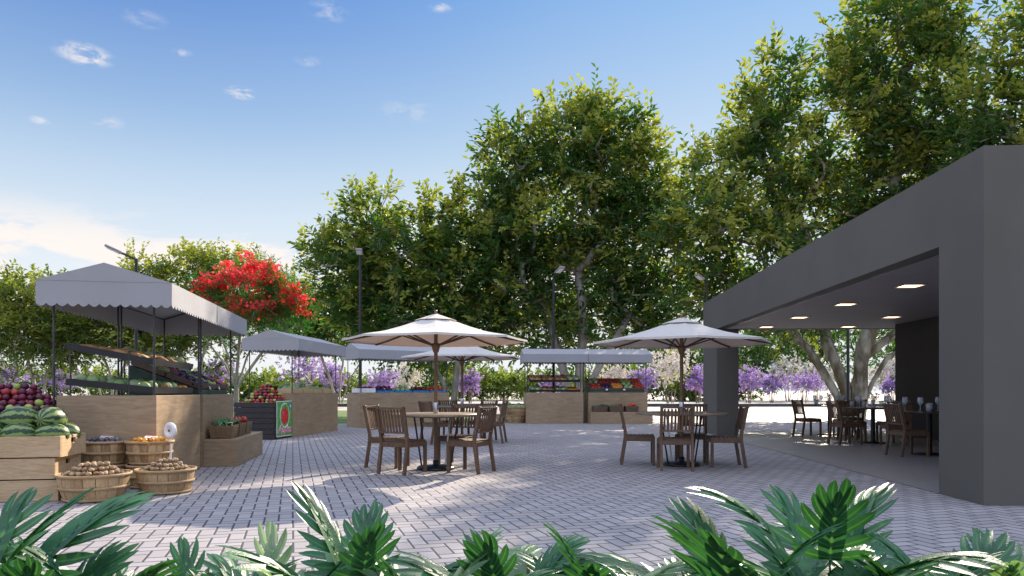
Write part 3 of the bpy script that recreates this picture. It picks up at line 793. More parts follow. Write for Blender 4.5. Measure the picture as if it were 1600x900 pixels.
def module_B(e, x0, x1, ov, cw, where, near):
    y0, y1 = ov+.02, ov+cw-.06; xa, xb = x0+.08, x1-.08
    b = MB(); b.add([(x, y, z) for x in (xa, xb) for y, z in ((y0+.05, 1.068), (y1, 1.068), (y1, 1.50), (y0+.05, 1.14))],
                    [(0, 3, 2, 1), (4, 5, 6, 7), (0, 1, 5, 4), (1, 2, 6, 5), (2, 3, 7, 6), (3, 0, 4, 7)])
    b.build('display_rack', m_green, e)
    ang = math.atan2(.36, y1-y0-.05); rows, cols = 2, 5
    dl = math.hypot(.36, y1-y0-.05); wl = (xb-xa)/cols
    Mr = frame(e) @ Matrix.Translation(((xa+xb)/2, (y0+.05+y1)/2, 1.325)) @ Matrix.Rotation(ang, 4, 'X')
    keys = [['tomato', 'egg', 'orange', 'cab', 'tomato'], ['cab', 'tomato', 'rapple', 'gapple', 'tomato']]
    nm = {'tomato': 'red tomato', 'egg': 'dark aubergine', 'orange': 'small orange', 'cab': 'pale green cabbage', 'rapple': 'red apple', 'gapple': 'green apple'}
    if near: keys = [['egg', 'egg', 'gapple', 'egg', 'tomato'], ['cab', 'tomato', 'egg', 'cab', 'egg']]
    for rr in range(rows):
        for cc in range(cols):
            Mi = Mr @ Matrix.Translation(((cc+.5)*wl-(xb-xa)/2, (rr-.5)*dl/2, .004))
            k_ = keys[rr][cc]
            cr = crate('display_crate', 'brown wooden tray number %s from the left in the %s row of the %s' % (('one', 'two', 'three', 'four', 'five')[cc], ('lower', 'upper')[rr], where), wl-.012, dl/2-.015, .085, m_brown, (0, 0, 0), 0, 'wooden produce trays on the sloping racks', boards=1, t=.01)
            cr.matrix_world = Mi; cr['label'] = cr['label'].replace('number one', 'first').replace('number two', 'second').replace('number three', 'third').replace('number four', 'fourth').replace('number five', 'fifth')
            r = {'tomato': .043, 'egg': .055, 'orange': .04, 'cab': .072, 'rapple': .046, 'gapple': .046}[k_]
            heap([k_], Mi @ Matrix.Translation((0, 0, .06)), wl-.05, dl/2-.05, 0, r, 1, lambda q, k_=k_: '%s in the sloping rack of the %s' % (nm[k_], where), lambda q, k_=k_: nm[k_]+'s on the sloping racks', jit=.2)
    # price cards
    for cx_ in (.3, .62):
        p = frame(e) @ Vector((xa+(xb-xa)*cx_, y0+.02, 1.17))
        o = MB().box((0, 0, 0), (.07, .004, .05)).build('price_card', m_white); o.location = p; o.rotation_euler = (R(-15), 0, e.rotation_euler.z)
        tag(o, 'small blank white price card on the front of the %s rack, %s' % (where, 'left one' if cx_ < .5 else 'right one'), 'price card', 'white price cards')
    # baskets on the step
    for k in range(3):
        x = x0+.33+k*.56; M = frame(e)
        lab = ('green leeks', 'green leeks and red peppers', 'red peppers')[k]
        if True:
            q = smallbox(M @ Vector((x, ov-.24, .402)), e.rotation_euler.z, .46, .34, .20, m_brown if not near else m_wick, 'small basket of %s on the low step of the %s' % (lab, where), 'produce baskets on the stall steps')
        Mi = M @ Matrix.Translation((x, ov-.24, .402+.17))
        if k < 2:
            for j in range(12):
                o = leek_copy(); a = random.uniform(-.35, .35)
                o.matrix_world = Mi @ Matrix.Translation((random.uniform(-.10, .10)-(.06 if k else 0), random.uniform(-.11, .11), .02+random.uniform(0, .035))) @ Matrix.Rotation(a, 4, 'Z') @ Matrix.Rotation(random.uniform(-.2, .1), 4, 'Y')
                o['label'] = 'green leek lying in the %s basket on the step of the %s' % (('first', 'second')[k], where)
        if k > 0:
            for j in range(8 if k == 2 else 5):
                put_one('pepper', ((.08 if k == 1 else 0)+random.uniform(-.07, .13), random.uniform(-.10, .10), .035+.03*(j % 2)), None, 'glossy red pepper in the %s basket on the step of the %s' % (('', 'second', 'third')[k], where), 'red peppers in the step baskets', 1, Mi)
m_wick = wood('wicker', (.16, .10, .05), (.30, .2, .11), (14, 14, 3), .7)
proto('pepper', 'red_pepper', m_tom, 'x', 'pepper', r=.05, sq=1.1, n=10)
lk = MB()
lk.tube([(-.17, 0, 0), (-.05, 0, .004), (.02, 0, .01)], [.012, .014, .017], 8)
for i in range(6):
    a = (i-2.5)*.16; L_ = .2+.03*(i % 2)
    p = [(.02, 0, .01), (.02+L_*.5*math.cos(a), L_*.5*math.sin(a), .03), (.02+L_*math.cos(a), L_*math.sin(a), .015+.02*(i % 3))]
    lk.add([(p[0][0], -.008, p[0][2]), (p[0][0], .008, p[0][2]), (p[1][0], p[1][1]-.014, p[1][2]), (p[1][0], p[1][1]+.014, p[1][2]), (p[2][0], p[2][1]-.003, p[2][2]), (p[2][0], p[2][1]+.003, p[2][2])], [(0, 1, 3, 2), (2, 3, 5, 4)])
leek0 = lk.build('leek', m_leek); tag(leek0, 'x', 'leek', 'leeks in the step baskets'); lku = []
def leek_copy():
    if not lku: lku.append(1); return leek0
    o = leek0.copy(); C.objects.link(o); return o

# stall 1 (near, left): two sections
c0 = 2.09-H
def corner(px, py, c=c0): Y = F*c/(HY-py); return ((px-800)/F*Y, Y)
def ang2(p, q): return math.atan2(q[1]-p[1], q[0]-p[0])
P1, Q1 = corner(268, 481.5), corner(385.5, 526)
a1 = ang2(P1, Q1); L1 = math.hypot(Q1[0]-P1[0], Q1[1]-P1[1])
OV = .22
st1, xs1 = stall(P1, a1, L1, 1.45, 'AB', 'nearest market stall on the left with grey canvas roof')
def sx(xs, k, L, nsec):
    x0, x1 = xs[k][0]-.05, xs[k][1]+.05
    if nsec == 2: x0, x1 = (x0, L/2-.14) if k == 0 else (L/2+.04, x1)
    return x0, x1
module_A(st1, *sx(xs1, 0, L1, 2), OV, 1.08, 'nearest stall', True)
module_B(st1, *sx(xs1, 1, L1, 2), OV, 1.08, 'nearest stall', True)
# stall 4: far, facing us
P4, Q4 = corner(818, 566.6), corner(1021, 566.9); a4 = ang2(P4, Q4)+R(2); L4 = math.hypot(Q4[0]-P4[0], Q4[1]-P4[1])
st4, xs4 = stall(P4, a4, L4, 1.45, 'AB', 'farthest market stall, long blue grey canvas roof in two sections')
module_A(st4, *sx(xs4, 0, L4, 2), OV, 1.08, 'farthest stall', False)
module_B(st4, *sx(xs4, 1, L4, 2), OV, 1.08, 'farthest stall', False)
# stall 2 (left, behind the dark apple crate)
P2, Q2 = corner(467, 548), corner(540.5, 558); a2 = ang2(P2, Q2); L2 = math.hypot(Q2[0]-P2[0], Q2[1]-P2[1])
st2, xs2 = stall(P2, a2, L2, 1.45, 'C', 'second market stall on the left, behind the dark apple crate')
# stall 3
P3 = corner(561, 560.7); a3 = R(34); L3 = 3.3
st3, xs3 = stall(P3, a3, L3, 1.45, 'C', 'third market stall, partly behind the large umbrella')

# goods of stall 2: slatted wooden crates along the front edge, a dark bin of asparagus at the end
M2 = frame(st2)
for k in range(4):
    p = M2 @ Vector((.55+k*.66, OV+.24, 1.068))
    c = crate('slatted_crate', 'pale slatted crate, %s along the counter of the second stall' % ('first', 'second', 'third', 'fourth')[k], .6, .4, .12, m_pine, p, a2, 'pale slatted crates on the second stall', boards=1)
    Mi = M2 @ Matrix.Translation((.55+k*.66, OV+.24, 1.068+.11))
    key = ('cab', 'gapple', 'cab', 'gapple')[k]; nn = {'cab': 'pale green cabbage', 'gapple': 'green apple'}[key]
    heap([key], Mi, .52, .33, 0, {'cab': .072, 'gapple': .046}[key], 1, lambda q: nn+' in a slatted crate of the second stall', lambda q: nn+'s in slatted crates')
m_blue = mat('blue plastic', (.03, .2, .42), .35)
for k in range(3):
    p = M2 @ Vector((.5+k*.85, OV+.72, 1.068))
    e = empty('plastic_tub', '%s blue plastic tub behind the slatted crates' % ('nearest', 'middle', 'farthest')[k], 'tub', p, a2, 'blue tubs on the second stall')
    MB().lathe([(0, 0), (.13, 0), (.16, .16), (.175, .17), (.165, .175), (.15, .165), (.12, .01), (0, .01)], 20).build('body', m_blue if k else m_green, e)
    Mi = Matrix.Translation(p) @ Matrix.Translation((0, 0, .15))
    heap(['cab' if k else 'orange'], Mi, .25, .25, 0, .06 if k else .04, 2, lambda q: ('cabbage' if k else 'orange')+' heaped in a tub on the second stall', lambda q: 'produce heaped in the tubs', rnd=True)
# stall 3 goods
M3 = frame(st3)
wl = 2.6
for k, (key, m, nm) in enumerate((('plum', m_white, 'white foam box'), ('egg', m_blue, 'blue framed tray'), ('cab', m_blue, 'blue framed tray'), ('plum', m_blue, 'blue framed tray'), ('tomato', m_blue, 'blue framed tray'))):
    p = M3 @ Vector((.36+k*.62, OV+.3, 1.068))
    crate('produce_tray', '%s, %s from the left on the third stall' % (nm, ('first', 'second', 'third', 'fourth', 'fifth')[k]), .58, .5, .14 if k == 0 else .07, m, p, a3, 'shallow produce trays on the third stall', boards=1)
    nn = {'plum': 'dark plum', 'egg': 'dark aubergine', 'cab': 'pale green cabbage', 'tomato': 'red tomato'}[key]; r = {'plum': .044, 'egg': .055, 'cab': .072, 'tomato': .043}[key]
    heap([key], Matrix.Translation(p) @ Matrix.Rotation(a3, 4, 'Z') @ Matrix.Translation((0, 0, .09)), .5, .42, 0, r, 2, lambda q: nn+' in a tray on the third stall', lambda q: nn+'s on the third stall')

# dark apple crate with poster
cx_, cy_ = g(427, 687.4); ac = a2-PI/2
cw_, cd_, ch_ = .95, 1.25, .86
ec = Vector((cx_, cy_, 0))
dirx = Vector((math.cos(ac), math.sin(ac), 0)); diry = Vector((-math.sin(ac), math.cos(ac), 0))
cen = ec - dirx*cw_/2 + diry*cd_/2
ap = crate('apple_crate', 'large dark slatted crate heaped with apples, green apple poster on its side', cw_, cd_, ch_, m_crate, cen, ac, None, boards=7, t=.03)
mg = mat('poster green', (.05, .30, .04), .5, .4, 14, col2=(.18, .5, .1)); mw = mat('poster white', (.85, .85, .82), .5); mr = mat('poster red', (.6, .02, .02), .4, .3, 20); mpk = mat('poster pink', (.75, .12, .22), .5)
mbl = mat('poster blue', (.1, .2, .5), .5)
ps = MB().box((0, 0, 0), (.012, .80, .80)).build('poster', mg, ap); ps.location = (cw_/2+.008, -.05, .47)
MB().box((0, 0, -.002), (.010, .84, .84)).build('poster_border', mw, ps)
def disc(name, y, z, ry, rz_, m, x, parent, sh=None):
    n = 32; pts = []
    for k in range(n):
        a = 2*PI*k/n; rr = 1.0
        if sh: rr = 1-.12*math.exp(-((a-PI/2)/.25)**2)-.07*math.exp(-((a-3*PI/2)/.25)**2)+.04*abs(math.cos(a))
        pts.append((x, y+ry*rr*math.cos(a), z+rz_*rr*math.sin(a)))
    b = MB(); b.add(pts+[(x+.002, p[1], p[2]) for p in pts], [tuple(range(n)), tuple(range(n, 2*n))]+[(k, (k+1) % n, n+(k+1) % n, n+k) for k in range(n)]); return b.build(name, m, parent)
disc('oval', 0, .08, .26, .29, mw, .007, ps); disc('oval_inner', 0, .08, .235, .265, mg, .0095, ps)
disc('apple_print', 0, .06, .19, .2, mr, .012, ps, True); disc('apple_print_shine', -.08, .13, .04, .05, mpk, .0145, ps)
MB().bar((.016, 0, .24), (.016, .04, .32), .008, .02, (1, 0, 0)).build('apple_stalk', m_brown, ps)
disc('leaf_print', .09, .3, .06, .03, m_apg, .0145, ps); disc('badge', .3, .29, .06, .07, mbl, .012, ps); disc('badge_inner', .3, .29, .03, .035, mw, .0145, ps)
tx = bpy.data.curves.new('lettering', 'FONT'); tx.body = 'Apples'; tx.size = .26; tx.extrude = .003; tx.align_x = 'CENTER'; tx.shear = .3; tx.offset = .006
tx.materials.append(mw)
tx2 = tx.copy(); tx2.materials.clear(); tx2.materials.append(mpk); tx2.offset = -.002
for cu, xx in ((tx, .013), (tx2, .018)):
    tmp = bpy.data.objects.new('tmp', cu); C.objects.link(tmp); dg = bpy.context.evaluated_depsgraph_get()
    me = bpy.data.meshes.new_from_object(tmp.evaluated_get(dg)); bpy.data.objects.remove(tmp)
    to = bpy.data.objects.new('lettering', me); C.objects.link(to); to.parent = ps; to.location = (xx, 0, -.33); to.rotation_euler = (PI/2, 0, PI/2)
Mi = Matrix.Translation(cen) @ Matrix.Rotation(ac, 4, 'Z') @ Matrix.Translation((0, 0, ch_-.03))
heap(['plum', 'rapple', 'rapple', 'gapple', 'plum'], Mi, cw_-.1, cd_-.1, 0, .046, 7, lambda k_: {'plum': 'dark purple plum', 'rapple': 'red apple', 'gapple': 'green apple'}[k_]+' heaped on the dark crate with the apple poster', lambda k_: 'apples and plums heaped on the poster crate', s=1.12, shrink=1.2, jit=.4)

# near left crates, watermelons, plums
ar = a1-PI/2
dx_, dy_ = Vector((math.cos(ar), math.sin(ar), 0)), Vector((-math.sin(ar), math.cos(ar), 0))
K = Vector((*g(91, 783), 0)); cwid, cdep, chh = 1.25, .62, .222
for k, lab in enumerate(('bottom pine crate of the stack at the left edge', 'middle pine crate of the stack at the left edge', 'top pine crate holding watermelons at the left edge')):
    off = dx_*(0, -.035, .02)[k] + dy_*(0, .01, .0)[k]
    cc = K+off-dx_*cwid/2+dy_*cdep/2
    crate('pine_crate', lab, cwid, cdep, chh-.004, m_pine, (cc.x, cc.y, chh*k), ar, 'stacked pine crates', boards=1 if k != 1 else 1, slot=True, t=.02)
ctop = K+dx_*.02-dx_*cwid/2+dy_*cdep/2; zt = chh*3
def melonmat():
    M = bpy.data.materials.new('watermelon rind'); M.use_nodes = True
    q = N(M.node_tree); b = q.n['Principled BSDF']; t = q.new('ShaderNodeTexCoord'); s_ = q.new('ShaderNodeSeparateXYZ')
    q.put(s_.inputs[0], t.outputs['Object'])
    a = q.m('ARCTAN2', s_.outputs[1], s_.outputs[2]); nz = q.noise(t.outputs['Object'], 22, 4, .6); nz2 = q.noise(t.outputs['Object'], 70, 3)
    st = q.m('SINE', q.m('ADD', q.m('MULTIPLY', a, 9.0), q.m('MULTIPLY', q.m('SUBTRACT', nz, .5), 6.0)))
    c = q.mix(q.mapr(st, -.25, .2), (.19, .27, .07, 1), (.010, .04, .012, 1)); c = q.mix(q.mapr(nz2, .55, .7, 0, .3), c, (.2, .3, .08, 1))
    q.put(b.inputs['Base Color'], c); b.inputs['Roughness'].default_value = .42
    return M
m_mel = melonmat()
mb = MB(); prof = [(.0005 if i in (0, 12) else .125*math.sin(PI*i/12)**.9, -.165*math.cos(PI*i/12)) for i in range(13)]
mb.lathe(prof, 24); mb.v = [(z, x, y) for x, y, z in mb.v]
mb.tube([(.16, 0, 0), (.185, .005, .01)], .006, 6)
mel0 = mb.build('watermelon', m_mel); tag(mel0, 'x', 'watermelon', 'watermelons heaped on the top pine crate')
spots = [(-.12, -.16, .09, .3, 'striped watermelon at the right front of the pile, half sunk in the crate'), (-.42, -.17, .09, .2, 'striped watermelon second from the right in the sunken front row'), (-.72, -.16, .09, -.2, 'third watermelon from the right in the sunken front row'), (-1.0, -.16, .09, .2, 'leftmost watermelon of the sunken front row'),
         (-.14, .13, .08, .1, 'watermelon hidden at the back right of the crate'), (-.45, .13, .08, .1, 'watermelon hidden at the back middle of the crate'), (-.8, .12, .08, .1, 'watermelon hidden at the back left of the crate'),
         (-.17, -.06, .245, 1.35, 'striped watermelon on top of the pile, seen end on at its right'), (-.47, -.06, .245, .15, 'long striped watermelon on top of the pile, middle of the upper row'), (-.83, -.06, .245, .1, 'striped watermelon on top of the pile beside the frame edge')]
for i, (x, y, z, rz_, lab) in enumerate(spots):
    o = mel0 if i == 0 else mel0.copy()
    if i: C.objects.link(o)
    p = K + dx_*x + dy_*(y+cdep/2); o.location = (p.x, p.y, zt-.085+z); o.rotation_euler = (random.uniform(0, 6), 0, ar+rz_); o['label'] = lab; o.scale = (.95+.08*(i % 3),)*3
# black plum crate behind
pc = K + dy_*(cdep+.42) - dx_*(.5) + dx_*.0
pc = Vector((*[0, 0], 0))
yb = K.y+cdep+.50; xr = (101-800)/F*yb
pw, pd = 1.1, .78
pc = Vector((xr, yb, 0)) - dx_*pw/2
crate('plum_crate', 'black crate heaped with plums and apples beside the nearest stall', pw, pd, .87, m_crate, (pc.x, pc.y, 0), ar, None, boards=6, t=.03)
Mi = Matrix.Translation((pc.x, pc.y, .86)) @ Matrix.Rotation(ar, 4, 'Z')
heap(['plum', 'plum', 'plum', 'plum', 'rapple', 'gapple'], Mi, pw-.06, pd-.06, 0, .042, 7, lambda k_: {'plum': 'dark purple plum', 'rapple': 'red apple', 'gapple': 'green apple'}[k_]+' heaped on the black crate at the left edge', lambda k_: 'plums and apples heaped at the left edge', s=1.1, shrink=1.25, jit=.4)

# bushel baskets with mushrooms, figs, apricots
gb = 'bushel baskets beside the nearest stall'
def place_basket(pxc, pyb, r, h_, z, lab, key, keyname, layers, rr, raise_=0):
    X, Y = g(pxc, pyb); Y += r*.8; X = (pxc-800)/F*Y
    basket(r, h_, (X, Y, z), lab, gb, random.random())
    if key:
        Mi = Matrix.Translation((X, Y, z+h_-.03))
        heap([key], Mi, 2*r-.05, 2*r-.05, 0, rr, layers, lambda q: keyname, lambda q: key.replace('mush', 'mushroom')+'s heaped in the bushel baskets', rnd=True, shrink=1.9, jit=.5)
    return X, Y
place_basket(147, 786.5, .335, .275, 0, 'wide bushel basket of mushrooms at the front left of the baskets', 'mush', 'brown mushroom heaped in the front left basket', 4, .027)
bx2, by2 = place_basket(259, 774, .30, .265, 0, 'wide bushel basket of mushrooms at the right, nearest the stall corner', 'mush', 'brown mushroom heaped in the right hand basket', 4, .027)
X3, Y3 = place_basket(165, 764.5, .24, .27, 0, 'lower bushel basket under the one of figs, mostly hidden', None, '', 1, .03)
X4, Y4 = place_basket(234, 764.5, .235, .27, 0, 'lower bushel basket under the one of apricots', None, '', 1, .03)
for X_, Y_, key, kn, lab in ((X3, Y3, 'fig', 'grey purple fig in the raised left basket', 'bushel basket of dark figs standing on another basket'), (X4, Y4, 'apricot', 'small orange apricot in the raised right basket', 'bushel basket of orange apricots standing on another basket')):
    basket(.245, .27, (X_, Y_, .272), lab, gb, random.random())
    heap([key], Matrix.Translation((X_, Y_, .272+.245)), .45, .45, 0, .028, 2, lambda q: kn, lambda q: key+'s heaped in a bushel basket', rnd=True, shrink=2.0, jit=.5)
    m_tag = bpy.data.materials.get('card red print') or mat('card red print', (.75, .72, .7), .5, .1, 30, col2=(.5, .06, .06), contrast=(.5, .56))
    o = MB().box((0, 0, 0), (.13, .09, .005)).build('price_card', m_tag); o.location = (X_+.03, Y_-.03, .272+.245+.068); o.rotation_euler = (R(12), R(6), .3)
    tag(o, 'white and red price card lying on the %ss' % key, 'price card', 'white price cards')
# dial scale on a post
def scale_(x, y, lab, s=1, m=m_white):
    e = empty('dial_scale', lab, 'scale', (x, y, 0), R(-28), 'round headed scales on posts')
    MB().tube([(0, 0, .01), (0, 0, .60*s)], .014*s, 12).build('post', m, e)
    MB().lathe([(0, 0), (.10, 0), (.10, .015), (.02, .03)], 20).build('base', m, e)
    b = MB().lathe([(0, -.022), (.085, -.022), (.095, -.012), (.095, .012), (.085, .022), (.05, .026), (.045, .016), (0, .016)], 28); b.v = [(x_, -z_, y_+.66*s) for x_, y_, z_ in b.v]; b.build('dial', m, e)
    b = MB().lathe([(0, .024), (.014, .022), (.018, .014), (.02, .01)], 12); b.v = [(x_, -z_, y_+.66*s) for x_, y_, z_ in b.v]; b.build('dial_hub', m_brown, e)
    return e
px_, Yp = 266, by2+.42
scale_((px_-800)/F*Yp, Yp, 'white round dial scale on a thin white post beside the nearest stall')
Yp = 25.2; scale_((827-800)/F*Yp, Yp-.3, 'grey dial scale on a post at the left end of the farthest stall', 1.0, m_steel)

# far basket group by stall 4
gb2 = 'bushel baskets left of the farthest stall'
for (px, Y, z, lab) in ((790, 26.2, 0, 'lower left bushel basket left of the farthest stall'), (806, 25.3, 0, 'front bushel basket of the group left of the farthest stall'), (817, 26.3, 0, 'lower right bushel basket beside the farthest stall'),
                        (795, 26.2, .272, 'raised bushel basket at the left of the far group'), (811, 25.3, .272, 'raised bushel basket at the front of the far group')):
    basket(.36, .27, ((px-800)/F*Y, Y, z), lab, gb2)
    if z:
        key = 'cab'
        heap([key], Matrix.Translation(((px-800)/F*Y, Y, z+.27)), .55, .55, 0, .075, 3, lambda q: 'green cabbage heaped in a basket left of the farthest stall', lambda q: 'cabbages in the far baskets', rnd=True, shrink=1.5)
# ------------------------------------------------------------------ vegetation
def leaves(P, D, Nn, Ln, Wd, tint, mi, wide=.45):
    """kite shaped folded leaves: P base, D direction, Nn normal"""
    D = D/np.linalg.norm(D, axis=1, keepdims=True); S_ = np.cross(D, Nn); S_ /= (np.linalg.norm(S_, axis=1, keepdims=True)+1e-9); U = np.cross(S_, D)
    L = Ln[:, None]; Wq = Wd[:, None]
    tip = P+D*L - U*L*.12; mid = P+D*L*wide
    l_ = mid+S_*Wq*.5+U*Wq*.12; r_ = mid-S_*Wq*.5+U*Wq*.12
    V = np.stack([P, r_, tip, l_], 1).reshape(-1, 3); n = len(P); i = np.arange(n)*4
    Fc = np.concatenate([np.stack([i, i+1, i+2], 1), np.stack([i, i+2, i+3], 1)])
    return V, Fc, np.concatenate([mi, mi]), np.repeat(tint, 4)
def unit(n): v = rng.normal(size=(n, 3)); return v/np.linalg.norm(v, axis=1, keepdims=True)

def skeleton(trunks, pts, step=.7, tip=.016, pw=2.4, up=.12, root=None):
    nodes = []; par = []
    for tr in trunks:
        prev = -1 if not nodes or tr[0] is not None else 0
        for i, p in enumerate(tr):
            if p is None: continue
            nodes.append(np.array(p, float)); par.append(prev); prev = len(nodes)-1
    nb = len(nodes); tops = np.array([nodes[-1]]) if False else None
    c0_ = np.mean([n for n in nodes], axis=0)
    order = np.argsort(np.linalg.norm(pts-c0_, axis=1))
    arr = np.array(nodes); cap = len(pts)*14+nb+10
    A_ = np.full((cap, 3), 1e9); A_[:nb] = arr; n = nb
    start = np.zeros(cap); start[:nb] = [0 if (q[2] > min(x[2] for x in nodes)+.8) else 1e6 for q in nodes]
    dist = np.zeros(cap); 
    for k in order:
        p = pts[k]
        d = np.linalg.norm(A_[:n]-p, axis=1) + start[:n] + dist[:n]*.12
        j = int(np.argmin(d)); q = A_[j]; v = p-q; L = np.linalg.norm(v)
        m = max(1, int(L/step)); last = j; side = unit(1)[0]*L*.10
        for s in range(1, m+1):
            t = s/m; x = q+v*t + side*math.sin(PI*t) + np.array([0, 0, -up*L*math.sin(PI*t)*.5])
            if s < m: x = x+unit(1)[0]*step*.10
            if n >= cap: break
            A_[n] = x; par.append(last); dist[n] = dist[last]+L/m; last = n; n += 1
    A_ = A_[:n]; par = np.array(par); r = np.zeros(n)
    kids = np.zeros(n)
    acc = np.zeros(n)
    for i in range(n-1, -1, -1):
        r[i] = max(tip, acc[i]**(1/pw)) if acc[i] > 0 else tip
        if par[i] >= 0: acc[par[i]] += r[i]**pw
    return A_, par, r

def wood_mesh(name, A_, par, r, m, parent, sides=7, rmax=None, minr=0.0, flare=1.0, gn=0.0):
    b_v, b_f = [], []; n = 0
    if rmax: r = np.where(r > .03, .03+(r-.03)*min(1, max(.05, (rmax-.03)/(r.max()-.03))), r)
    for i in range(len(A_)):
        p = par[i]
        if p < 0 or r[i] < minr: continue
        a, b = A_[p], A_[i]; t = b-a; L = np.linalg.norm(t)
        if L < 1e-5: continue
        t = t/L; x = np.cross(t, [0, 0, 1.0]); 
        if np.linalg.norm(x) < .2: x = np.cross(t, [0, 1.0, 0])
        x /= np.linalg.norm(x); y = np.cross(t, x)
        ra = min(r[p], r[i]*1.45); rb = r[i]; sd = sides if r[i] > .03 else 4
        th = np.arange(sd)*2*PI/sd
        for q, rr in ((a-t*ra*.25, ra), (b+t*rb*.25, rb)):
            g_ = 1+gn*np.sin(th*3+q[2]*1.3+q[0])
            b_v.append(q+(np.cos(th)*rr*g_)[:, None]*x+(np.sin(th)*rr*g_)[:, None]*y)
        for k in range(sd): b_f.append((n+k, n+(k+1) % sd, n+sd+(k+1) % sd, n+sd+k))
        n += 2*sd
    V = np.concatenate(b_v); Fc = np.array(b_f)
    return raw_mesh(name, V, Fc, np.zeros(len(Fc)), [m], parent, smooth=True)

def lobe_points(lobes, n):
    vol = np.array([l[1][0]*l[1][1]*l[1][2] for l in lobes])**.72; cnt = np.maximum(3, (vol/vol.sum()*n)).astype(int)
    P, O = [], []
    for (c, rad), k in zip(lobes, cnt):
        d = unit(k); f = (.30+.70*rng.random(k)**.5)
        bumpy = 1+.16*np.sin(d[:, 0]*5+c[0])*np.cos(d[:, 2]*6+c[2])+.12*np.sin(d[:, 1]*9)
        spike = np.where(rng.random(k) < .17, 1.12+.30*rng.random(k), 1)
        p = np.array(c)+d*np.array(rad)*(f*bumpy*spike)[:, None]
        P.append(p); O.append(d)
    return np.concatenate(P), np.concatenate(O)

def crown_mesh(name, pts, outw, mats, parent, twigs=4, per=10, ln=.26, wd=.10, twl=.75, young=.28, zmin=.8, droop=0.0, ymat=1):
    n = len(pts); T = n*twigs
    base = np.repeat(pts, twigs, 0); od = np.repeat(outw, twigs, 0)
    d = unit(T)*.9+od*.75+np.array([0, 0, .45-droop]); d /= np.linalg.norm(d, axis=1, keepdims=True)
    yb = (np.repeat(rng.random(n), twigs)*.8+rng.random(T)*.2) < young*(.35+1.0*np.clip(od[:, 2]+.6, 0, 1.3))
    L = twl*(.6+.8*rng.random(T)); st = base+unit(T)*twl*.28
    t = (np.arange(per)+.6)/per
    P = st[:, None, :]+d[:, None, :]*(L[:, None]*t[None, :])[..., None]
    nrm = unit(T)*.7+np.array([0, 0, 1.0]); sidev = np.cross(d, nrm); sidev /= np.linalg.norm(sidev, axis=1, keepdims=True)
    sg = np.where(np.arange(per) % 2 == 0, 1, -1)[None, :, None]
    D = d[:, None, :]*.75+sidev[:, None, :]*sg*.85+rng.normal(size=(T, per, 3))*.28
    P = P.reshape(-1, 3); D = D.reshape(-1, 3); K = len(P)
    nn = np.repeat(nrm, per, 0)+rng.normal(size=(K, 3))*.45
    yy = np.repeat(yb, per)
    Ln = ln*(.7+.6*rng.random(K))*np.where(yy, .85, 1); Wd_ = wd*(.8+.4*rng.random(K))*np.where(yy, 1.45, 1)
    tint = np.clip(np.repeat(rng.random(T), per)*.7+rng.random(K)*.3, 0, 1)
    keep = P[:, 2] > zmin
    V, Fc, mi, tn = leaves(P[keep], D[keep], nn[keep], Ln[keep], Wd_[keep], tint[keep], np.where(yy, ymat, 0)[keep])
    return raw_mesh(name, V, Fc, mi, mats, parent, attr=tn)

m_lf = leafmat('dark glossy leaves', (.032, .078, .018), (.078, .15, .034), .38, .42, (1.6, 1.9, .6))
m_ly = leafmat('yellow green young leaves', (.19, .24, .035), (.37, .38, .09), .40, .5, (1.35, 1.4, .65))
m_lg = leafmat('mid green leaves', (.05, .09, .015), (.12, .17, .03), .4, .5, (1.6, 1.7, .6))
m_pinn = leafmat('feathery bright green leaves', (.03, .12, .02), (.07, .2, .04), .35, .5, (1.3, 1.6, .7))
m_red = leafmat('scarlet blossom', (.82, .03, .045), (.9, .13, .14), .45, .6, (1.3, 1.1, 1))
m_pur = leafmat('purple blossom', (.30, .20, .42), (.56, .42, .70), .35, .6, (1.2, 1.1, 1.2))
m_wht = leafmat('cream white blossom', (.62, .57, .50), (.82, .78, .72), .3, .6, (1, 1, 1))

def lob(px, py, rx, ry, Y, dY=0, dep=.85):
    Yc = Y+dY; c = at(px, py, Yc); return (c, (rx*Yc/F, max(rx, ry)*Yc/F*dep, ry*Yc/F))
def tree(name, label, cat, group, base, trunks_px, lobes, Y, n=500, twigs=4, per=9, ln=.35, wd=.13, twl=.95, young=.28, bark=None, rmax=.35, mats=None, flower=None, step=.8, up=.12, pw=2.4, gn=0, tip=.016):
    global rng; rng = np.random.default_rng(int(base)+3)
    X0, _, _ = at(base, HY, Y)
    e = empty(name, label, cat, (X0, Y, 0), 0, group)
    loc = [((c[0]-X0, c[1]-Y, c[2]), r) for c, r in lobes]
    tr = []
    for t in trunks_px:
        tr.append([(at(px, py, Y+dy)[0]-X0, dy, at(px, py, Y+dy)[2]) for (px, py, dy) in t])
    for t in tr:
        t.insert(0, (t[0][0]*.6, t[0][1]*.6, -.05))
        # resample so trunks bend smoothly
        q = []
        for a, b in zip(t, t[1:]):
            k = max(1, int(np.linalg.norm(np.subtract(b, a))/.7))
            for s in range(k): q.append(tuple(np.array(a)+(np.array(b)-np.array(a))*s/k + (unit(1)[0]*.05 if s else 0)))
        q.append(t[-1]); t[:] = q
    P, O = lobe_points(loc, n)
    A_, par, r = skeleton([list(t) for t in tr], P, step, tip=tip, pw=pw, up=up)
    wood_mesh('trunk', A_, par, r, bark or m_bark, e, rmax=rmax, gn=gn)
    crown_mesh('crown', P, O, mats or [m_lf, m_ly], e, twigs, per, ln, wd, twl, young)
    return e, P, O

GT = 'tall leafy trees behind the plaza'
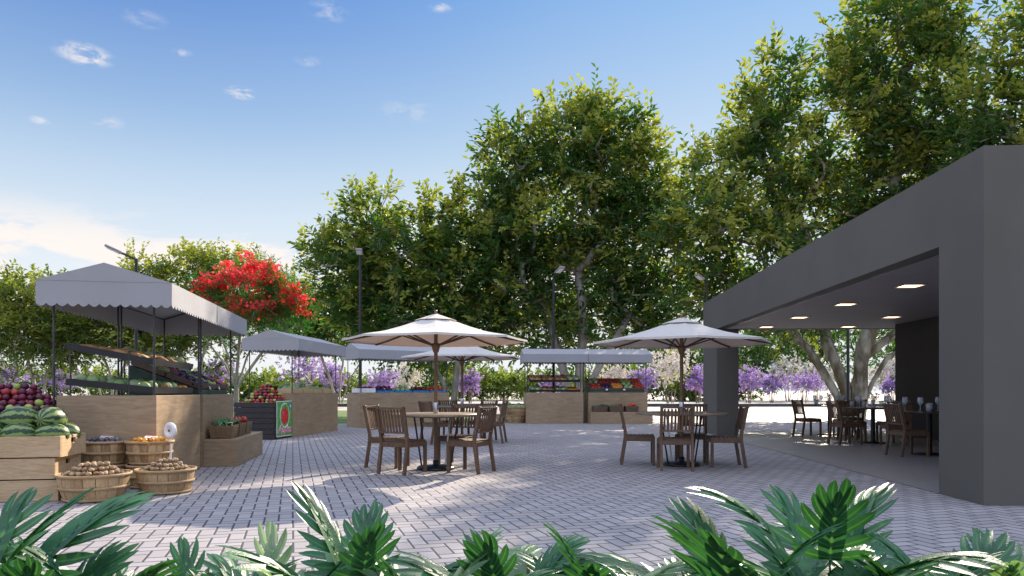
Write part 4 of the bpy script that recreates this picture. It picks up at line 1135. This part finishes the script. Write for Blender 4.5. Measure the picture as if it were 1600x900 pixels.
# left-centre tree
Y = 33
tree('shade_tree', 'leafy tree left of centre, lower than the two to its right', 'tree', GT, 700,
     [[(700, 648, 0), (694, 600, .2), (672, 560, .3)], [(706, 648, .3), (712, 590, .3), (722, 530, 0)]],
     [lob(573, 352, 50, 55, Y), lob(520, 410, 34, 38, Y), lob(555, 430, 62, 62, Y, 1), lob(690, 355, 50, 52, Y), lob(630, 395, 65, 62, Y, -.5), lob(640, 470, 105, 60, Y, 1), lob(730, 440, 60, 75, Y),
      lob(600, 500, 80, 40, Y, 1), lob(735, 510, 60, 40, Y), lob(680, 545, 75, 30, Y, 2)], Y, n=720, tip=.02, rmax=.30, young=.42)
# centre tree
Y = 32
tree('shade_tree', 'tall leafy tree in the centre, rising above the farthest stall', 'tree', GT, 898,
     [[(893, 650, 0), (885, 600, 0), (868, 540, .3), (850, 470, .3)], [(900, 650, .2), (905, 590, .2), (912, 520, 0), (905, 420, 0)], [(906, 650, 0), (922, 600, -.3), (952, 545, -.3), (985, 490, 0)]],
     [lob(905, 225, 62, 62, Y), lob(945, 190, 38, 32, Y), lob(800, 250, 48, 58, Y), lob(960, 270, 75, 72, Y), lob(860, 330, 105, 85, Y, 1), lob(1010, 310, 50, 70, Y), lob(790, 370, 55, 70, Y), lob(800, 450, 75, 65, Y, 1),
      lob(900, 440, 100, 70, Y, 1.5), lob(1000, 400, 75, 75, Y), lob(1020, 470, 65, 50, Y, 1), lob(850, 525, 80, 32, Y, 1), lob(980, 525, 60, 25, Y, 2)], Y, n=1120, tip=.026, rmax=.36, young=.40)
# big right tree
Y = 29
tree('shade_tree', 'biggest spreading tree, its thick trunk seen under the pavilion ceiling', 'tree', GT, 1332,
     [[(1318, 655, 0), (1308, 620, 0), (1285, 580, .1), (1262, 545, .2), (1225, 500, .3), (1180, 450, .4)],
      [(1326, 655, .3), (1322, 610, .3), (1302, 560, .3), (1285, 500, .5), (1275, 420, .5), (1245, 330, .5)],
      [(1338, 655, 0), (1345, 600, 0), (1350, 540, -.2), (1375, 450, 0), (1395, 340, 0), (1405, 220, 0)],
      [(1346, 655, .2), (1362, 600, .2), (1385, 560, .2), (1430, 530, .2), (1490, 470, .4), (1530, 380, .6)],
      [(1332, 655, .5), (1335, 600, .6), (1350, 560, .8), (1400, 520, 1.2), (1450, 430, 1.5)]],
     [lob(1215, 145, 38, 55, Y), lob(1175, 185, 28, 40, Y), lob(1130, 265, 55, 45, Y), lob(1220, 245, 75, 70, Y), lob(1105, 345, 60, 60, Y, -1), lob(1310, 130, 32, 60, Y), lob(1390, 60, 62, 85, Y), lob(1330, 200, 60, 60, Y),
      lob(1470, 30, 48, 60, Y), lob(1450, 150, 65, 85, Y), lob(1390, 215, 60, 60, Y, 1), lob(1170, 400, 85, 80, Y), lob(1280, 340, 90, 80, Y, 1), lob(1390, 310, 90, 75, Y, 1), lob(1480, 260, 70, 70, Y), lob(1120, 470, 60, 45, Y, 1), lob(1230, 490, 80, 35, Y, 1),
      lob(1350, 450, 110, 60, Y, 2.5), lob(1460, 400, 80, 80, Y, 2)], Y, n=1260, bark=m_bark2, pw=2.1, tip=.024, rmax=.95, young=.42, gn=.16)
# far right tree
Y = 25
tree('shade_tree', 'leafy tree at the right edge, rising behind the pavilion roof', 'tree', GT, 1640,
     [[(1640, 660, 0), (1635, 500, 0), (1610, 330, 0), (1575, 180, 0)], [(1645, 660, 0), (1680, 450, 0), (1720, 250, 0)]],
     [lob(1582, 115, 32, 50, Y), lob(1618, 75, 34, 70, Y), lob(1545, 185, 50, 50, Y), lob(1610, 190, 80, 90, Y), lob(1560, 270, 70, 50, Y, 1), lob(1720, 160, 110, 110, Y), lob(1700, 330, 110, 80, Y)], Y, n=310, rmax=.3, tip=.02, young=.34)
# left trees
Y = 46
GB = 'trees beyond the lawn on the left'
tree('shade_tree', 'yellow green tree behind the nearest stall roof', 'tree', GB, 300,
     [[(300, 640, 0), (296, 580, 0), (270, 520, 0), (240, 470, 0)], [(304, 640, 0), (315, 560, 0), (345, 480, 0)]],
     [lob(225, 440, 40, 36, Y), lob(290, 435, 50, 35, Y), lob(360, 440, 50, 38, Y), lob(415, 470, 35, 30, Y), lob(280, 500, 95, 50, Y, 2), lob(380, 505, 50, 35, Y, 1)], Y, n=520, rmax=.3, young=.55, ln=.32, wd=.13, mats=[m_lg, m_ly])
tree('shade_tree', 'pale trunked tree at the left edge of the photo', 'tree', GB, 62,
     [[(58, 640, 0), (52, 590, 0), (40, 545, 0), (20, 500, 0)], [(62, 640, 0), (72, 585, 0), (95, 540, 0), (125, 500, 0)]],
     [lob(15, 465, 50, 30, Y), lob(70, 480, 50, 40, Y), lob(-20, 505, 60, 50, Y), lob(50, 525, 80, 32, Y), lob(120, 530, 40, 28, Y)], Y, n=420, rmax=.28, young=.45, ln=.32, wd=.13, mats=[m_lg, m_ly])
tree('shade_tree', 'spreading tree seen between the posts of the nearest stall', 'tree', GB, 168,
     [[(172, 640, 0), (176, 595, 0), (160, 555, 0), (130, 520, 0)], [(165, 640, 0), (150, 590, 0), (120, 560, 0)], [(174, 640, 0), (195, 570, 0), (215, 520, 0)]],
     [lob(140, 500, 60, 35, Y), lob(200, 520, 55, 34, Y), lob(95, 545, 40, 30, Y), lob(250, 540, 50, 30, Y)], Y, n=380, rmax=.28, young=.4, ln=.32, wd=.13, mats=[m_lg, m_ly])
Y = 54
tree('shade_tree', 'many stemmed tree on the lawn between the second and third stalls', 'tree', GB, 530,
     [[(527, 634, 0), (515, 590, 0), (500, 550, 0), (480, 520, 0)], [(530, 634, 0), (532, 585, 0), (540, 540, 0)], [(533, 634, 0), (548, 590, 0), (575, 550, 0)]],
     [lob(500, 490, 45, 45, Y), lob(545, 505, 50, 45, Y), lob(470, 520, 35, 30, Y), lob(590, 520, 40, 30, Y), lob(455, 465, 25, 28, Y)], Y, n=420, rmax=.26, young=.3, ln=.34, wd=.13)

# scarlet flowering tree
Y = 36
base_x = at(368, HY, Y)[0]
fe, FP, FO = tree('flame_tree', 'umbrella shaped tree with scarlet blossom behind the nearest stall', 'tree', None, 368,
     [[(368, 650, 0), (368, 605, 0), (352, 570, 0), (325, 535, 0), (305, 510, .3)], [(368, 650, 0), (369, 600, 0), (372, 560, .3), (375, 520, .4)], [(369, 650, 0), (371, 605, 0), (395, 570, 0), (425, 535, 0), (450, 515, -.2)],
      [(368, 650, 0), (367, 602, 0), (360, 565, -.4), (345, 525, -.8)], [(368, 650, 0), (370, 602, 0), (385, 560, .5), (405, 520, .9)]],
     [lob(325, 460, 28, 20, Y), lob(335, 485, 45, 24, Y), lob(388, 452, 60, 34, Y), lob(440, 480, 42, 30, Y), lob(390, 500, 70, 22, Y), lob(345, 505, 50, 14, Y), lob(455, 500, 30, 18, Y)], Y, n=420, twigs=3, per=14, ln=.20, wd=.05, twl=.7, young=0, rmax=.13, mats=[m_pinn, m_pinn], up=-.1)
top = FO[:, 2] > -.05
Q = FP[top]; k = 34; sel = (np.sin(Q[:, 0]*4.1)+np.sin(Q[:, 1]*3.7+1)+np.sin(Q[:, 2]*6.3)+rng.random(len(Q))*.8) > -.35; Q = Q[sel]
P_ = np.repeat(Q+np.array([0, 0, .22]), k, 0)+rng.normal(size=(len(Q)*k, 3))*np.array([.2, .2, .11])
V, Fc, mi, tn = leaves(P_, unit(len(P_))+[0, 0, .3], unit(len(P_)), np.full(len(P_), .19), np.full(len(P_), .18), rng.random(len(P_)), np.zeros(len(P_)))
raw_mesh('blossom', V, Fc, mi, [m_red], fe, attr=tn)

def shrub(name, label, cat, group, px, Y, top_y, wpx, mats, stemh=.35, n=1800, ln=.2, wd=.13, bot=None, young=.5, stems=5, droop=0, dens=1, lobesn=6):
    """shrub or small blossom tree: bare stems and a clumpy crown"""
    global rng; rng = np.random.default_rng(abs(int(px))*7+int(Y))
    X = at(px, HY, Y)[0]; zt_ = at(px, top_y, Y)[2]; rw = wpx/2*Y/F
    e = empty(name, label, cat, (X, Y, 0), 0, group); z0 = zt_*stemh; hh = (zt_-z0)/2
    nl = lobesn; C_ = []
    for i in range(nl):
        a = rng.random()*2*PI; q = .35+.3*rng.random(); C_.append(((math.cos(a)*rw*q*1.15, math.sin(a)*rw*q*1.1, z0+hh*(1+(rng.random()-.45)*1.0)), (rw*.5, rw*.5, hh*.55)))
    C_.append(((0, 0, z0+hh*1.25), (rw*.5, rw*.5, hh*.7))); C_.append(((0, 0, z0+hh*.75), (rw*.8, rw*.8, hh*.65)))
    per = 12; npt = int(n/per*dens); P, O = lobe_points(C_, npt)
    P[:, 2] = np.maximum(P[:, 2], .12)
    crown_mesh('crown', P, O, mats, e, 1, per, ln, wd, ln*2.4, young, zmin=.02, droop=droop)
    b = MB()
    for s in range(stems):
        a = 2*PI*s/stems+rng.random(); q = rw*.35*(.3+rng.random())
        b.tube([(.12*rw*math.cos(a), .12*rw*math.sin(a), -.05), (q*.5*math.cos(a), q*.5*math.sin(a), z0*.6), (q*math.cos(a), q*math.sin(a), z0+hh)], [.05, .035, .012], 5, cap=False)
    b.build('trunk', m_bark2, e)
    return e
GP = 'purple flowering small trees along the far kerb'
for px, Y, ty, wpx, lab in ((600, 62, 578, 46, 'rounded purple shrub seen over the third stall counter'), (470, 60, 556, 74, 'purple blossoming tree seen through the second stall'), (735, 62, 583, 40, 'purple shrub between the two left umbrella poles'),
                       (335, 56, 556, 56, 'purple blossom tree behind the trunk of the scarlet tree'), (90, 60, 570, 60, 'purple shrub behind the plum crate at the left'), (20, 62, 560, 50, 'purple shrub at the very left edge'), (235, 64, 548, 60, 'pale purple tree behind the nearest stall posts'),
                       (862, 66, 586, 40, 'purple shrub seen under the farthest stall roof, left half'), (1003, 62, 578, 42, 'purple shrub at the right end of the farthest stall'), (1090, 62, 574, 36, 'purple shrub just left of the rear pillar'),
                       (1170, 68, 574, 50, 'purple shrub just right of the rear pillar'), (1206, 72, 584, 40, 'smaller purple shrub, second right of the rear pillar'), (1256, 70, 582, 56, 'wide purple shrub behind the leftmost pavilion chair'), (520, 66, 566, 46, 'small purple tree at the right end of the second stall'),
                       (1395, 72, 590, 34, 'small purple shrub beside the thick tree trunk')):
    shrub('purple_shrub', lab, 'flowering shrub', GP, px, Y, ty, wpx, [m_pur, m_lg], stemh=.32, n=2300+int(900*rng.random()), ln=.17, wd=.12, young=.16 if px > 400 else .45, lobesn=int(4+rng.integers(0, 5)))
GW = 'white blossom trees along the far kerb'
for px, Y, ty, wpx, lab in ((1047, 66, 540, 80, 'tall cream blossom tree between the farthest stall and rear pillar'), (1231, 78, 555, 44, 'white blossom tree above the small purple shrub'), (1277, 78, 560, 48, 'white blossom tree left of the thick trunk'), (1385, 76, 565, 46, 'white blossom tree right of the thick trunk'),
                       (965, 72, 568, 50, 'cream blossom tree seen through the farthest stall, right half'), (640, 74, 560, 60, 'pale blossom tree seen between umbrella and third stall')):
    shrub('white_blossom_tree', lab, 'blossom tree', GW, px, Y, ty, wpx, [m_wht, m_lg], stemh=.28, n=4200, ln=.17, wd=.11, young=.10)
GH = 'green shrubs and low trees along the horizon'
hz_ = [(-60, 85, 560, 130), (40, 80, 580, 110), (130, 85, 575, 110), (210, 80, 585, 100), (300, 86, 578, 110), (390, 80, 588, 90), (440, 90, 582, 90), (530, 84, 585, 90), (610, 90, 590, 110), (690, 86, 575, 90), (745, 84, 566, 80), (790, 88, 582, 80),
       (850, 84, 584, 90), (930, 88, 575, 90), (975, 84, 562, 70), (1040, 84, 590, 100), (1085, 78, 590, 60), (1150, 88, 590, 70), (760, 95, 588, 120), (870, 96, 590, 120)]
words = ('at the left edge', 'behind the plum crate', 'behind the left end of the nearest stall', 'behind the middle of the nearest stall', 'behind the green rack of the nearest stall', 'behind the scarlet tree trunk', 'behind the apple crate', 'right of the second stall', 'behind the third stall',
         'behind the pole of the big umbrella', 'between the big umbrella and farthest stall', 'behind the far bushel baskets', 'under the left half of the farthest stall roof', 'under the middle of the farthest stall roof', 'under the right half of the farthest stall roof', 'below the tall cream blossom tree', 'just left of the rear pillar', 'just right of the rear pillar', 'set back behind the half hidden umbrella', 'set back behind the farthest stall')
for (px, Y, ty, wpx), wd_ in zip(hz_, words):
    shrub('green_shrub', 'leafy green shrub on the horizon '+wd_, 'shrub', GH, px, Y, ty, wpx*1.15, [m_lg, m_ly], stemh=.04, n=3800, ln=.36, wd=.20, young=.22, stems=3, lobesn=9)
# darker trees behind on the right
GD = 'dark background trees behind the pavilion'
for px, Y, ty, wpx, wd_ in ((1165, 86, 500, 130, 'behind the rear pillar'), (1255, 90, 490, 150, 'behind the white blossom trees'), (1400, 88, 480, 170, 'right of the thick trunk'), (1560, 90, 470, 200, 'hidden behind the pavilion wall'), (1060, 92, 520, 120, 'behind the tall cream blossom tree')):
    shrub('background_tree', 'dark dense background tree '+wd_, 'tree', GD, px, Y, ty, wpx, [m_lf, m_ly], stemh=.10, n=9000, ln=.42, wd=.2, young=.12, stems=3, lobesn=10)

# ------------------------------------------------------------------ foreground philodendrons
def phil_leaf(n_l=8):
    """deeply lobed leaf, unit length along +Y, returns V (x,y,z), quads, vein mask"""
    V, Q, A_ = [], [], []
    def strip(pts, ws, nseg):
        b = len(V)
        for (p, t, w_) in zip(pts, ws[1], ws[0]):
            s = np.array([t[1], -t[0]])
            for k, (u, zz, vv) in enumerate(((-1, .30, 0), (-.5, .12, .15), (0, 0, 1), (.5, .12, .15), (1, .30, 0))):
                q = p+s*u*w_; V.append((q[0], q[1], zz*w_*.9)); A_.append(vv)
        m = len(pts)
        for i in range(m-1):
            for k in range(4): Q.append((b+i*5+k, b+i*5+k+1, b+(i+1)*5+k+1, b+(i+1)*5+k))
    # centre blade
    ys = np.linspace(0, .80, 9); w_ = .10+.07*np.sin(np.linspace(0.5, PI*.95, 9))
    strip([np.array([0, y]) for y in ys], (w_, [np.array([0, 1.])]*9), 8)
    for sgn in (-1, 1):
        for k in range(n_l):
            t = k/(n_l-1); y0 = .03+.70*t
            ang = R(84-64*t+rng.uniform(-7, 7)); L = (.46+.30*math.sin(PI*(.10+.62*t)))*(.88+.2*rng.random())*(1-.22*t)
            m = 7; pts, wd_, tg = [], [], []
            p = np.array([0.0, y0]); a = ang
            for i in range(m):
                s = i/(m-1); d = np.array([sgn*math.sin(a), math.cos(a)])
                pts.append(p.copy()); tg.append(d); wd_.append(.060*(.72+.85*s)*(1-s**3.6)+.003)
                p = p+d*L/(m-1); a -= R(5.5)
            strip(pts, (wd_, tg), m-1)
    m = 7; pts = [np.array([0, .72+.30*i/(m-1)]) for i in range(m)]
    strip(pts, ([.075*(.7+.4*(i/(m-1)))*(1-(i/(m-1))**2.6)+.003 for i in range(m)], [np.array([0, 1.])]*m), m-1)
    return np.array(V), np.array(Q), np.array(A_)
LV = [phil_leaf(k) for k in (5, 6, 6)]
def philmat(name, c1, c2, vein, rough=.42, trans=.2):
    M = bpy.data.materials.new(name); M.use_nodes = True
    q = N(M.node_tree); b = q.n['Principled BSDF']; out = q.n['Material Output']
    a_ = q.new('ShaderNodeAttribute', attribute_name='tint'); t = q.new('ShaderNodeTexCoord')
    nz = q.noise(t.outputs['Object'], 7, 3); nf = q.noise(t.outputs['Object'], 90, 3)
    c = q.mix(q.mapr(nz, .3, .7), (*c1, 1), (*c2, 1)); c = q.mix(q.mapr(nf, .4, .7, 0, .25), c, tuple(k*1.5 for k in c1)+(1,))
    c = q.mix(q.mapr(a_.outputs['Fac'], .55, 1, 0, .8), c, (*vein, 1))
    q.put(b.inputs['Base Color'], c); b.inputs['Roughness'].default_value = rough; b.inputs['Specular IOR Level'].default_value = .42
    bp = q.new('ShaderNodeBump'); bp.inputs['Strength'].default_value = .35; bp.inputs['Distance'].default_value = .004
    q.put(bp.inputs['Height'], q.m('ADD', a_.outputs['Fac'], nf)); q.l.new(bp.outputs[0], b.inputs['Normal'])
    tr = q.new('ShaderNodeBsdfTranslucent'); q.put(tr.inputs[0], q.mix(1.0, c, (1.6, 1.8, .7, 1), 'MULTIPLY'))
    ms = q.new('ShaderNodeMixShader'); ms.inputs[0].default_value = trans
    q.l.new(b.outputs[0], ms.inputs[1]); q.l.new(tr.outputs[0], ms.inputs[2]); q.l.new(ms.outputs[0], out.inputs[0])
    return M
m_ph = philmat('philodendron leaf', (.022, .085, .034), (.042, .15, .058), (.10, .24, .09))
m_ph_sunlit = philmat('philodendron leaf painted sunlit', (.15, .25, .14), (.33, .40, .27), (.10, .25, .08), .4, .3)  # paler copy of the leaf green, sun wash put into its colour
m_stem = mat('green leaf stalk', (.06, .14, .05), .5)
def phil(px, Y, s, nl, label, pale=.15, lean=0, z=0):
    s *= .80; global rng; rng = np.random.default_rng(int(abs(px))+5)
    X = at(px, HY, Y)[0]
    e = empty('philodendron_plant', label, 'plant', (X, Y, z), 0, 'philodendron plants in the bed along the bottom of the photo')
    Vs, Qs, As, Ms = [], [], [], []; nb = 0; stem = MB()
    nl = max(7, int(nl*.8))
    for i in range(nl):
        f = (i+.5)/nl; az = i*2.39996+lean+rng.uniform(-.25, .25); elv = R(78-62*f+rng.uniform(-8, 8))
        V, Q, A_ = LV[i % 3]; L = s*(.56+.20*rng.random())*(.8+.3*math.sin(PI*f)); pl = s*(.36+.24*rng.random())*(1.2-.35*f)
        V = V*L; V[:, 0] *= .85
        bend = R(25+42*f+rng.uniform(-12, 12)); th = -bend*(V[:, 1]/L)          # droop along the blade
        Rr = L/bend; y2 = Rr*np.sin(-th); z2 = -Rr*(1-np.cos(-th)); V2 = np.stack([V[:, 0], y2 + V[:, 2]*np.sin(-th), z2+V[:, 2]*np.cos(-th)-np.abs(V[:, 0])**1.5*.35/np.sqrt(L)], 1)
        ex = elv*.85+R(6); ce, se = math.cos(ex), math.sin(ex)
        y3 = V2[:, 1]*ce-V2[:, 2]*se; z3 = V2[:, 1]*se+V2[:, 2]*ce
        tw = rng.uniform(-.35, .35); x3 = V2[:, 0]*math.cos(tw)+0; z3 = z3+V2[:, 0]*math.sin(tw)
        hor = pl*math.cos(elv); ver = pl*math.sin(elv)
        y3 = y3+hor; z3 = z3+ver
        ca, sa = math.cos(az), math.sin(az)
        X3 = x3*ca-y3*sa; Y3 = x3*sa+y3*ca
        Vs.append(np.stack([X3, Y3, z3], 1)); Qs.append(Q+nb); nb += len(V); As.append(A_)
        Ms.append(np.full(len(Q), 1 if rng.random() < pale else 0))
        dr_ = np.array([-sa, ca])
        stem.tube([(0, 0, 0), (dr_[0]*hor*.35, dr_[1]*hor*.35, ver*.55), (dr_[0]*hor, dr_[1]*hor, ver)], [.011*s, .009*s, .006*s], 6, cap=False)
    raw_mesh('foliage', np.concatenate(Vs), np.concatenate(Qs), np.concatenate(Ms), [m_ph, m_ph_sunlit], e, smooth=True, attr=np.concatenate(As))
    stem.build('stem', m_stem, e)
    return e
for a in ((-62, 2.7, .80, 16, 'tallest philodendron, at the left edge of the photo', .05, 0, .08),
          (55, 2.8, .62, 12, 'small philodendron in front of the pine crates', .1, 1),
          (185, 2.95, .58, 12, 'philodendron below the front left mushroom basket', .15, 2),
          (300, 2.9, .54, 12, 'philodendron left of the sun paled one', .15, .5),
          (425, 2.95, .52, 13, 'philodendron with leaves coloured pale as if sunlit at the bottom left', .6, .2),
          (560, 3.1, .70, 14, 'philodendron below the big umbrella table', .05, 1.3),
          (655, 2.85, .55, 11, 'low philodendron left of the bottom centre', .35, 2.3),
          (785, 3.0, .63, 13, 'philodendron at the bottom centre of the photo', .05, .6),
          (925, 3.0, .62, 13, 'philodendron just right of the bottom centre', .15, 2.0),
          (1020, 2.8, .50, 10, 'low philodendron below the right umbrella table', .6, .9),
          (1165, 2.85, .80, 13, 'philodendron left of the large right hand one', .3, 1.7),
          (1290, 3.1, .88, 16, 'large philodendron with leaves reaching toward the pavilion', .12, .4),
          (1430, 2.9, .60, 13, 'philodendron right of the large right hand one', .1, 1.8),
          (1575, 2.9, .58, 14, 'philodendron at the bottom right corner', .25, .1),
          (365, 2.7, .50, 10, 'small philodendron tucked in just left of the sun paled one', .2, 1.5),
          (490, 2.7, .52, 10, 'small philodendron between the sun paled one and the umbrella table plant', .3, 2.1),
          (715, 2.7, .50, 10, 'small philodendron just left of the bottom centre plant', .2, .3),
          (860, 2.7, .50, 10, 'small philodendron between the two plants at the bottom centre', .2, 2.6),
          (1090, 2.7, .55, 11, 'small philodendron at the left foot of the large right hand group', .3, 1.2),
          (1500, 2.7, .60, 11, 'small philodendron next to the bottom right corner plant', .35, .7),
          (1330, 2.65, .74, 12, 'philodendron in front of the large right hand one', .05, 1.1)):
    phil(*a)
for o in bpy.data.objects:                       # unused prototypes never stay behind
    pass
for kx, pq in protos.items():
    if not pq[1]: bpy.data.objects.remove(pq[0])
